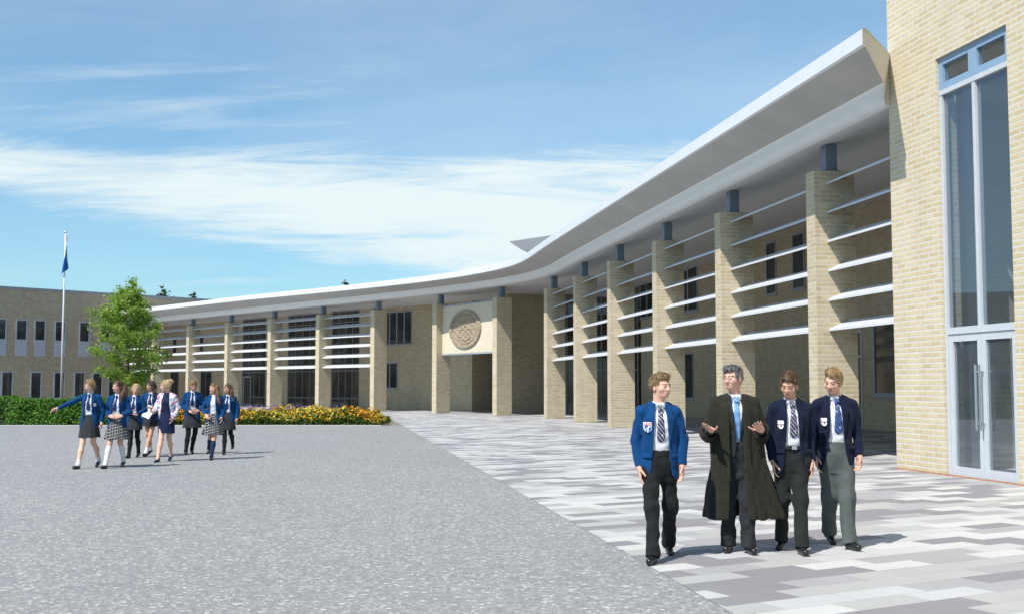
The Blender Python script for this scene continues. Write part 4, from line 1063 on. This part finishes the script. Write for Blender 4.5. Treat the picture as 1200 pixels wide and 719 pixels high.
    # ---- shirt
    mk = [(z, x, y, rx+.008, ry+.008) for z, x, y, rx, ry in bk if z > .95 and z < 1.44]+[(.97, 0, 0, .126 if not fem else .112, .094 if not fem else .082), (1.03, 0, 0, .132 if not fem else .118, .098 if not fem else .086)]
    if fem: mk.append((1.425, 0, .014, .115, .08))
    Sv = Vol((-.32, -.22, .95), (.32, .24, 1.58), hc*.85); Sv.u(loft(mk)); base_sh = None
    for g in (-1, 1): Sv.u(rc((g*.03, .020, 1.44), (g*shw*.72, .012, 1.385), .044, .038), k=.015)
    for q in 'LR': Sv.u(rc(SH[q], SH[q]*.7+np.array(arms[q]['e'])*.3, .046*fs, .042*fs), k=.03)
    Sv.u(rc((0, .018, 1.415), (0, .014, 1.455), .078*fs, .064*fs), k=.03)
    Sv.wrinkle(.0022, 45, 4)
    X, Y, Z = Sv.grid(); front = Sv.d.copy()
    if not sp.get('nocollar'):
        Sv.u(rc((0, .020, 1.445), (0, .014, 1.490), .065*(.9 if fem else 1), .061*(.9 if fem else 1)), k=.006)
        for g in (-1, 1): Sv.u(obox((g*.030, -.055, 1.455), nrmz((g*.6, -.25, -.85)), nrmz((g*.75, .3, .5)), nrmz((0, -1, -.3)), (.030, .018, .006), .004), k=.004)
    Sv.cut(((lambda X, Y, Z: np.maximum(1.487+.35*(Y-.0)-Z, -1.0+0*X)), np.array((-.09, -.09, 1.44)), np.array((.09, .11, 1.6))))
    vobj('dress_top' if sp.get('dress') else 'shirt', Sv, sp.get('shirtc', WHITE), root, None, 1)
    # ---- tie
    if sp.get('tie'):
        ze = sp.get('tie_end', 1.08); tx = sp.get('tie_x', 0.0)
        zt = [(ze-.001, .0), (ze+.03, .040), (1.25, .034), (1.405, .019), (1.41, .024), (1.45, .017), (1.451, 0)]
        zk = np.array(zt); w_ = np.interp(Z, zk[:, 0], zk[:, 1]); xo = tx*np.clip((1.41-Z)/.3, 0, 1)
        T = Vol(Sv.lo, (Sv.ax[0][-1], Sv.ax[1][-1], Sv.ax[2][-1]), Sv.h); T.d = np.full_like(front, .05)
        kn = np.where(Z > 1.408, .012, .0)
        T.d = np.maximum(np.maximum(front-.011-kn, np.abs(X-xo)-w_), np.maximum(Y+.0, np.maximum(ze-Z, Z-1.451))).astype(np.float32)
        vobj('tie', T, sp['tie'], root, None, 1)
    # ---- jacket
    jc = sp.get('jacket')
    if jc is not None:
        hem = sp.get('jhem', .79)
        if fem: jk = [(hem, 0, 0, .190, .135), (.92, 0, 0, .182, .128), (1.06, 0, 0, .155, .112), (1.2, 0, 0, .165, .122), (1.29, 0, -.004, .164, .126), (1.36, 0, .008, .150, .106), (1.42, 0, .018, .105, .085), (1.455, 0, .024, .078, .072)]
        else: jk = [(z, x, y, rx*.90, ry) for z, x, y, rx, ry in [(hem, 0, .004, .200, .138), (.93, 0, .004, .196, .138), (1.07, 0, 0, .180, .128), (1.22, 0, 0, .186, .130), (1.32, 0, .004, .186, .126), (1.39, 0, .014, .145, .104), (1.45, 0, .024, .090, .082)]]
        J = Vol((lo[0]-.03, lo[1], hem-.02), (hi[0]+.03, hi[1], 1.52), hc*.92 if fem else .0062); J.u(loft(jk, 2.4))
        for q in 'LR':
            a = arms[q]; e_, w_ = np.array(a['e'], float), np.array(a['w'], float); we = w_+(e_-w_)*.02; g = -1 if q == 'L' else 1
            J.u(rc((g*.055, .022, 1.436), SH[q]+np.array((-g*.010, 0, .004)), .056, .060*fs), k=.03)
            J.u(rc(SH[q], e_, .060*fs, .056*fs), cone_end(e_, w_-(w_-e_)*.03, .056*fs, .045*fs), k=.028)
        J.wrinkle(.0048, 20, sp.get('seed', 2)+2, (1, 1, .9)); J.wrinkle(.0030, 48, sp.get('seed', 2)+7, (.9, .9, .8))
        X, Y, Z = J.grid(); bd = J.d.copy(); ow = sp.get('open', [(hem-.03, .16), (hem+.06, .095), (.95, .075), (1.15, .072), (1.36, .060), (1.47, .045), (1.53, .045)]); ox = sp.get('open_x', 0)
        J.cut(prism_front(ow, ox, .0), k=.006)
        J.cut(rc((0, .024, 1.44), (0, .012, 1.56), .070*fs, .068*fs))
        wk = np.array(sorted(ow)); w_ = np.interp(Z, wk[:, 0], wk[:, 1]); lw = np.interp(Z, [1.06, 1.12, 1.34, 1.355, 1.44, 1.47], [0, .012, .066, .050, .058, .035])
        ax_ = np.abs(X-ox)-w_
        lap = np.maximum(np.maximum(bd-.0145, np.maximum(-ax_-.004, ax_-lw)), np.maximum(Y-.02, np.maximum(1.06-Z, Z-1.475))).astype(np.float32)
        if not sp.get('nolapel'): J.d = np.minimum(J.d, lap)
        jo = vobj('blazer' if not sp.get('suit') else 'suit_jacket', J, jc, root, None, 1)
        # pocket flaps
        if not sp.get('nolapel') and not fem:
            for g in (-1, 1):
                P_ = Vol((g*.13-.06, -.2, .93), (g*.13+.06, .05, 1.01), .006); Xp, Yp, Zp = P_.grid()
                f_ = loft(jk, 2.4)[0](Xp, Yp, Zp); P_.d = np.maximum(np.maximum(f_-.010, np.abs(Xp-g*.135)-.042), np.maximum(np.abs(Zp-.972+.0*Xp)-.018, Yp)).astype(np.float32)
                vobj('pocket_flap', P_, jc, jo, None, 1, 20)
        bdg = sp.get('badge')
        if bdg:
            bx_, bz_, bw_, bh_ = bdg['at']; B = Vol((bx_-.06, -.22, bz_-.08), (bx_+.06, .05, bz_+.08), .0042); Xp, Yp, Zp = B.grid()
            f_ = loft(jk, 2.4)[0](Xp, Yp, Zp); t_ = (bz_+bh_-Zp)/(2*bh_); wd = np.where(t_ < .55, 1, np.sqrt(np.clip(1-((t_-.55)/.45)**2, 0, 1)))*bw_
            B.d = np.maximum(np.maximum(f_-.019, np.abs(Xp-bx_)-wd), np.maximum(np.abs(Zp-bz_)-bh_, Yp)).astype(np.float32)
            def bmat(P, b=bdg):
                x = (P[:, 0]-bx_)/bw_; y = (P[:, 2]-bz_)/bh_; t2 = (1-y)/2; edge = np.where(t2 < .55, 1, np.sqrt(np.clip(1-((t2-.55)/.45)**2, 0, 1)))
                mi = np.zeros(len(P), int)
                if b['kind'] == 'shield':
                    top = y > .38; mi[top] = 1
                    for xx in (-.55, 0, .55): mi[top & ((x-xx)**2+((y-.68)*1.3)**2 < .035)] = 0
                    body = (~top) & (np.abs(x) < edge-.14) & (y > -.82); mi[body] = 2
                    mi[body & ((np.abs(x-y*.2-.1) < .13) | (np.abs(y+.1-.5*x) < .10))] = 0
                    mi[(np.abs(x) > edge-.16)] = 0; mi[np.abs(y) > .92] = 0
                else:
                    mi[(np.abs(y-.05) < .13)] = 3; mi[(np.abs(x) < .16) & (y < .05) & (y > -.5)] = 3
                return mi
            vobj('badge', B, [pm('badge white', (.72, .72, .74), .7, .03), pm('badge red', (.55, .06, .05), .7, .05), pm('badge blue', (.03, .11, .42), .7, .05), jc], jo, bmat, 0, 10)
    # ---- gown
    if sp.get('gown'):
        gk = [(.31, .085, .02, .385, .24), (.6, .055, .02, .320, .205), (.9, .015, .012, .262, .180), (1.2, 0, .006, .232, .160), (1.33, 0, .008, .212, .150), (1.40, 0, .018, .165, .122), (1.462, 0, .026, .104, .094)]
        def fold(a, Z): return .05*np.clip((1.15-Z)/.8, 0, 1)*(np.sin(9*a+.8*np.sin(3*a))+.5*np.sin(17*a+1))
        Gv = Vol((-.52, -.42, .30), (.52, .40, 1.53), .0085); Gv.u(loft(gk, 2.2, fold))
        for q in 'LR':
            a = arms[q]; e_, w_ = np.array(a['e'], float), np.array(a['w'], float); g = -1 if q == 'L' else 1
            cu = e_+(w_-e_)*.72
            Gv.u(rc((g*.06, .022, 1.438), SH[q]+np.array((0, 0, .004)), .052, .062), k=.03); Gv.u(rc(SH[q]+np.array((g*.002, 0, 0)), e_+np.array((0, .01, 0)), .068, .080), k=.04)
            Gv.u(rc(e_, cu, .078, .066), rc(e_+np.array((0, .0, -.03)), cu+np.array((0, .0, -.035)), .066, .060), k=.03)
            Gv.cut(rc(cu-(cu-e_)*.25, w_, .052, .075))
            Gv.cut(rc(w_, w_+(w_-e_)*.3, .085, .09))
        Gv.wrinkle(.007, 17, 31, (1.2, 1.2, .35)); Gv.wrinkle(.0036, 45, 32, (1, 1, .4))
        inner = [(z, x, y, rx-.024, ry-.024) for z, x, y, rx, ry in gk if z < 1.1]; inner = [(.28, *inner[0][1:])]+inner
        Gv.cut(loft(inner, 2.2, fold))
        gw = [(.28, .10), (.6, .075), (.9, .068), (1.2, .070), (1.42, .070), (1.5, .07), (1.56, .07)]; 
        bd = Gv.d.copy(); Gv.cut(prism_front(gw, -.015, .0)); Gv.cut(rc((0, .024, 1.43), (0, .012, 1.56), .078, .078))
        X, Y, Z = Gv.grid(); wk = np.array(gw); ax_ = np.abs(X+.015)-np.interp(Z, wk[:, 0], wk[:, 1])
        facing = np.maximum(np.maximum(bd-.008, np.maximum(-ax_-.002, ax_-.062)), np.maximum(Y-.0, 1.50*0+Z-1.47)).astype(np.float32)
        Gv.d = np.minimum(Gv.d, np.maximum(facing, .315-Z).astype(np.float32))
        vobj('gown', Gv, GOWN, root, None, 1)
    if sp.get('glasses'):
        gm = MB()
        def hp(p): return tuple(Rm @ (np.array(p)-PIV)+PIV)
        for g in (-1, 1):
            gm.tube([hp((g*.032+.024*math.cos(6.2832*i/14), -.108+.004*abs(math.cos(6.2832*i/14)), 1.632+.017*math.sin(6.2832*i/14))) for i in range(15)], .0016, 5)
            gm.tube([hp((g*.056, -.104, 1.636)), hp((g*.079, -.02, 1.638)), hp((g*.080, .02, 1.63))], .0016, 5)
        gm.tube([hp((-.009, -.110, 1.636)), hp((0, -.112, 1.638)), hp((.009, -.110, 1.636))], .0016, 5)
        gm.build('glasses', CHROME, root, smooth=True)
    return root

PINK = skin('fair pink skin', (.66, .40, .31)); TAN = skin('warm skin', (.58, .34, .235)); PALE = skin('pale skin', (.68, .45, .36))
BLOND = hairm('dark blond hair', (.13, .08, .036), (.32, .21, .10)); BROWN = hairm('brown hair', (.050, .028, .014), (.15, .085, .04)); SANDY = hairm('sandy blond hair', (.20, .125, .05), (.45, .30, .14))
GREYH = hairm('dark greying hair', (.020, .020, .022), (.19, .19, .195)); DARKH = hairm('dark brown hair', (.03, .018, .012), (.085, .05, .032)); PALEB = hairm('pale blond hair', (.36, .25, .12), (.62, .48, .28)); AUB = hairm('long auburn brown hair', (.11, .055, .027), (.26, .14, .07))
GB = 'boys and teacher walking across the paving'; GG = 'girls and their teacher walking over the gravel'
# front group
person('boy in open royal blue blazer with shield badge, walking beside the gowned man', (1.385, 10.87, .004), 1.715, dict(
    head=(38, 2, 0), hair='short', hairm=BLOND, skin=PINK, brow=BROWL, seed=11, top=.022, legs_wear='trousers', legc=CHAR, tie=TIEG, tie_end=1.10, jacket=BLUE, jhem=.76,
    open=[(.72, .155), (.80, .105), (.95, .082), (1.15, .078), (1.36, .062), (1.47, .045), (1.53, .045)],
    badge=dict(at=(-.125, 1.245, .036, .048), kind='shield'),
    legs={'L': dict(k=(-.095, -.16, .49), a=(-.115, -.32, .082), t=(-.35, -1), lift=0), 'R': dict(k=(.095, .03, .50), a=(.115, .31, .125), t=(.05, -1), lift=22)},
    arms={'L': dict(e=(-.245, .05, 1.12), w=(-.228, -.04, .86), d=(.08, -.15, -1), n=(1, -.1, .1), c=28), 'R': dict(e=(.245, .02, 1.13), w=(.232, -.06, .885), d=(-.05, -.2, -1), n=(-1, -.25, 0), c=30)}), GB)
person('man in glasses and long black gown over a suit, both palms turned up', (2.19, 11.35, .004), 1.80, dict(
    head=(-42, 2, 0), hair='bald', hairm=GREYH, skin=PINK, brow=BROWD, seed=21, top=.012, legs_wear='trousers', legc=SUIT, tie=TIEB, tie_end=1.03, jacket=SUIT, jhem=.80, suit=True, glasses=True, gown=True, tie_x=-.012, fit=1.04,
    open=[(.76, .10), (.9, .03), (1.0, .012), (1.15, .030), (1.36, .054), (1.47, .052), (1.53, .05)],
    legs={'L': dict(k=(-.085, -.03, .49), a=(-.085, -.02, .082), t=(-.35, -1), lift=0), 'R': dict(k=(.085, -.08, .49), a=(.085, -.14, .082), t=(.12, -1), lift=0)},
    arms={'L': dict(e=(-.275, .02, 1.12), w=(-.285, -.22, 1.15), d=(-.45, -.75, .22), n=(.35, -.1, 1), c=16, th=-1), 'R': dict(e=(.265, .02, 1.12), w=(.205, -.22, 1.15), d=(-.30, -.70, .25), n=(-.55, -.1, 1), c=20, th=1)}), GB)
person('brown haired boy in navy blazer and belted dark trousers beside the gowned man', (2.735, 11.35, .004), 1.745, dict(
    head=(-26, 20, 4), hair='short', hairm=BROWN, skin=TAN, seed=31, top=.026, legs_wear='trousers', legc=DKT, tie=TIEG, tie_end=1.10, jacket=NAVY, jhem=.76, belt=True, open_x=-.01,
    open=[(.72, .15), (.80, .10), (.95, .075), (1.15, .066), (1.36, .056), (1.47, .045), (1.53, .045)], badge=dict(at=(-.125, 1.23, .024, .042), kind='plain'),
    legs={'L': dict(k=(-.09, .02, .50), a=(-.075, .18, .11), t=(-.4, -1), lift=14), 'R': dict(k=(.06, -.10, .49), a=(.03, -.22, .082), t=(.02, -1), lift=0)},
    arms={'L': dict(e=(-.225, .05, 1.12), w=(-.205, .0, .87), d=(.06, -.1, -1), n=(1, -.2, 0), c=38), 'R': dict(e=(.23, .05, 1.12), w=(.215, -.02, .865), d=(-.05, -.15, -1), n=(-1, -.25, 0), c=38)}), GB)
person('fair haired boy in navy blazer and loose grey trousers, nearest the tower', (3.245, 11.62, .004), 1.785, dict(
    head=(-34, 18, 5), hair='short', hairm=SANDY, skin=PINK, brow=BROWL, seed=41, top=.030, legs_wear='trousers', legc=GREYT, tie=TIEN, tie_end=1.10, jacket=NAVY, jhem=.76, fit=1.1, open_x=-.02,
    open=[(.72, .16), (.80, .12), (.95, .085), (1.15, .07), (1.36, .058), (1.47, .045), (1.53, .045)], badge=dict(at=(-.135, 1.22, .022, .040), kind='plain'),
    legs={'L': dict(k=(-.05, .06, .50), a=(.0, .30, .13), t=(.1, -1), lift=24), 'R': dict(k=(.075, -.08, .49), a=(.075, -.15, .082), t=(.3, -1), lift=0)},
    arms={'L': dict(e=(-.235, .06, 1.13), w=(-.215, .03, .88), d=(.05, -.1, -1), n=(1, -.2, 0), c=40), 'R': dict(e=(.25, .04, 1.13), w=(.245, -.06, .89), d=(-.08, -.2, -1), n=(-1, -.3, 0), c=46)}), GB)
# girls on the gravel
LK = dict(fem=True, res=1.45, legs_wear='skirt', legc=SKIRT, jacket=BLUE, jhem=.80, open=[(.77, .15), (.86, .105), (.98, .085), (1.15, .075), (1.36, .055), (1.46, .042), (1.53, .042)], tie=TIED, tie_end=1.12)
def girl(label, px, d, H, **k): return person(label, ((px-600)/1350*d*1.0, d, 0), H, {**LK, **k}, GG)
girl('girl in blue blazer and grey skirt stretching her arm out to point', 107.5, 22.9, 1.75, head=(-14, 14, 0), hair='tied', hairm=SANDY, skin=PALE, seed=51, hem=.60, pleats=13, flare=1.0,
     socks={'L': (SOCKW, .22), 'R': (SOCKW, .22)}, badge=dict(at=(.125, 1.24, .022, .03), kind='shield'),
     legs={'L': dict(k=(-.09, -.12, .49), a=(-.10, -.30, .082), t=(-.2, -1), lift=0), 'R': dict(k=(.06, .05, .50), a=(.07, .33, .14), t=(.05, -1), lift=26)},
     arms={'L': dict(e=(-.39, -.03, 1.285), w=(-.62, -.07, 1.175), d=(-1, -.1, -.38), n=(0, -.5, -1), c=30, th=-1), 'R': dict(e=(.23, .05, 1.13), w=(.235, .0, .88), d=(0, -.1, -1), n=(-1, -.2, 0), c=28)})
girl('girl in blue blazer and checked skirt with white knee socks and a side ponytail', 139.5, 23.0, 1.72, head=(-22, 4, 0), hair='pony', hairm=BROWN, skin=PINK, seed=52, legc=CHECK, hem=.57, pleats=12, flare=1.18, side=1, tie_x=-.03,
     socks={'L': (SOCKW, .86), 'R': (SOCKW, .86)},
     legs={'L': dict(k=(-.10, -.12, .49), a=(-.115, -.30, .082), t=(-.1, -1), lift=0), 'R': dict(k=(.05, .05, .50), a=(.04, .30, .13), t=(.05, -1), lift=22)},
     arms={'L': dict(e=(-.25, .02, 1.12), w=(-.10, -.17, 1.04), d=(.9, -.3, -.1), n=(-.2, .9, -.2), c=40), 'R': dict(e=(.25, .02, 1.12), w=(.14, -.17, 1.04), d=(-.9, -.3, -.1), n=(.2, .9, -.2), c=40)})
girl('fair haired girl in blue blazer and black tights talking with her hands held in front', 159.5, 26.2, 1.66, head=(12, 12, 6), hair='tied', hairm=PALEB, skin=PINK, seed=53, hem=.66, pleats=13, flare=.95,
     socks={'L': (TIGHT, 'hip'), 'R': (TIGHT, 'hip')},
     legs={'L': dict(k=(-.05, -.10, .49), a=(-.05, -.20, .082), t=(-.1, -1), lift=0), 'R': dict(k=(.06, .04, .50), a=(.02, .28, .12), t=(.05, -1), lift=20)},
     arms={'L': dict(e=(-.25, .02, 1.13), w=(-.04, -.22, 1.09), d=(.8, -.5, .2), n=(.1, -.2, 1), c=20, th=-1), 'R': dict(e=(.25, .02, 1.13), w=(.12, -.22, 1.03), d=(-.8, -.5, .05), n=(0, -.1, 1), c=25, th=1)})
girl('dark haired girl with a plait and short grey skirt turning towards the paper', 178.5, 27.0, 1.74, head=(-30, 6, 0), hair='plait', hairm=DARKH, skin=TAN, seed=54, hem=.68, pleats=9, flare=.88, side=1,
     socks={'L': (SOCKW, .28), 'R': (SOCKW, .28)},
     legs={'L': dict(k=(-.07, .03, .50), a=(-.09, .30, .14), t=(-.2, -1), lift=26), 'R': dict(k=(.04, -.12, .49), a=(-.01, -.26, .082), t=(-.1, -1), lift=0)},
     arms={'L': dict(e=(-.25, .02, 1.13), w=(-.13, -.20, 1.10), d=(.8, -.5, .1), n=(.2, .8, .3), c=35), 'R': dict(e=(.22, .02, 1.13), w=(.12, -.20, 1.12), d=(-.7, -.6, .1), n=(-.1, -.2, 1), c=30, th=1)})
girl('woman in a white floral jacket over a navy dress with pinned up blond hair', 197.0, 24.9, 1.745, head=(-58, 10, 0), hair='bun', hairm=PALEB, skin=PALE, seed=55, legc=DRESS, shirtc=DRESS, dress=True, nocollar=True, tie=None, hem=.60, pleats=0, flare=.86, jacket=FLORAL, jhem=.90, nolapel=True, lowcut=True, shoem=pm('navy shoe leather', (.015, .022, .06), .3),
     open=[(.87, .14), (.98, .115), (1.15, .09), (1.36, .07), (1.46, .055), (1.53, .055)],
     socks={'L': (None, 0), 'R': (None, 0)},
     legs={'L': dict(k=(-.07, -.12, .49), a=(-.09, -.27, .085), t=(-.1, -1), lift=8), 'R': dict(k=(.05, .03, .50), a=(.02, .28, .13), t=(.05, -1), lift=24)},
     arms={'L': dict(e=(-.24, .0, 1.14), w=(-.24, -.18, 1.06), d=(-.35, -.6, .35), n=(.7, -.1, .5), c=40, th=-1), 'R': dict(e=(.23, .05, 1.14), w=(.17, -.10, .94), d=(-.25, -.3, -.9), n=(-1, -.2, 0), c=32)})
girl('tall girl with tied hair and black tights between the floral jacket and auburn hair', 227.0, 27.6, 1.76, head=(10, 20, 0), hair='tied', hairm=BLOND, skin=PINK, seed=56, hem=.62, pleats=15, flare=1.05,
     socks={'L': (TIGHT, 'hip'), 'R': (TIGHT, 'hip')}, yaw=12,
     legs={'L': dict(k=(-.08, -.10, .49), a=(-.12, -.22, .082), t=(.1, -1), lift=0), 'R': dict(k=(.07, .0, .50), a=(-.01, .18, .11), t=(.2, -1), lift=14)},
     arms={'L': dict(e=(-.25, .03, 1.13), w=(-.02, -.20, .99), d=(.9, -.35, -.1), n=(-.1, .8, .3), c=35), 'R': dict(e=(.25, .03, 1.13), w=(.14, -.20, 1.02), d=(-.8, -.4, -.1), n=(.1, .8, .3), c=35)})
girl('girl with long auburn hair, checked skirt and navy knee socks, one foot lifted', 252.0, 25.6, 1.68, head=(-18, 0, -6), hair='long', hairm=AUB, skin=PINK, seed=57, legc=CHECK, hem=.56, pleats=12, flare=1.2, side=1, sway=-.02, tie=None,
     socks={'L': (SOCKN, .84), 'R': (SOCKN, .84)},
     legs={'L': dict(k=(-.08, .06, .50), a=(-.19, .34, .24), t=(-.3, -1), lift=42), 'R': dict(k=(.045, -.12, .49), a=(.03, -.27, .082), t=(.15, -1), lift=0)},
     arms={'L': dict(e=(-.25, .03, 1.14), w=(-.14, -.17, 1.02), d=(.5, -.5, -.5), n=(-.2, .8, .2), c=42), 'R': dict(e=(.23, .05, 1.14), w=(.20, -.09, .96), d=(.1, -.4, -.8), n=(-1, -.2, 0), c=40)})
girl('girl with long brown hair, grey skirt and black tights, nearest the marigold bed', 268.5, 27.6, 1.665, head=(-12, 4, -4), hair='long', hairm=BROWN, skin=TAN, seed=58, hem=.60, pleats=15, flare=.98, side=1,
     socks={'L': (TIGHT, 'hip'), 'R': (TIGHT, 'hip')},
     legs={'L': dict(k=(-.05, -.10, .49), a=(-.03, -.22, .082), t=(.1, -1), lift=0), 'R': dict(k=(.07, .0, .52), a=(.05, .33, .25), t=(.1, -1), lift=42)},
     arms={'L': dict(e=(-.22, .04, 1.14), w=(-.15, -.15, 1.02), d=(.2, -.6, -.5), n=(1, 0, .2), c=42), 'R': dict(e=(.235, .05, 1.13), w=(.235, -.03, .88), d=(0, -.15, -1), n=(-1, -.2, 0), c=30)})
# the sheet of paper between them
pg = MB(); pg.box((-.105, 0, -.15), (.21, 0, 0), (0, .004, 0), (0, 0, .30)); po = pg.build('paper', PAPER)
po.location = (-8.40, 26.72, 1.02); po.rotation_euler = (R(-28), R(24), R(-12)); props(po, 'white sheet of paper held by the girl with the plait', 'paper')
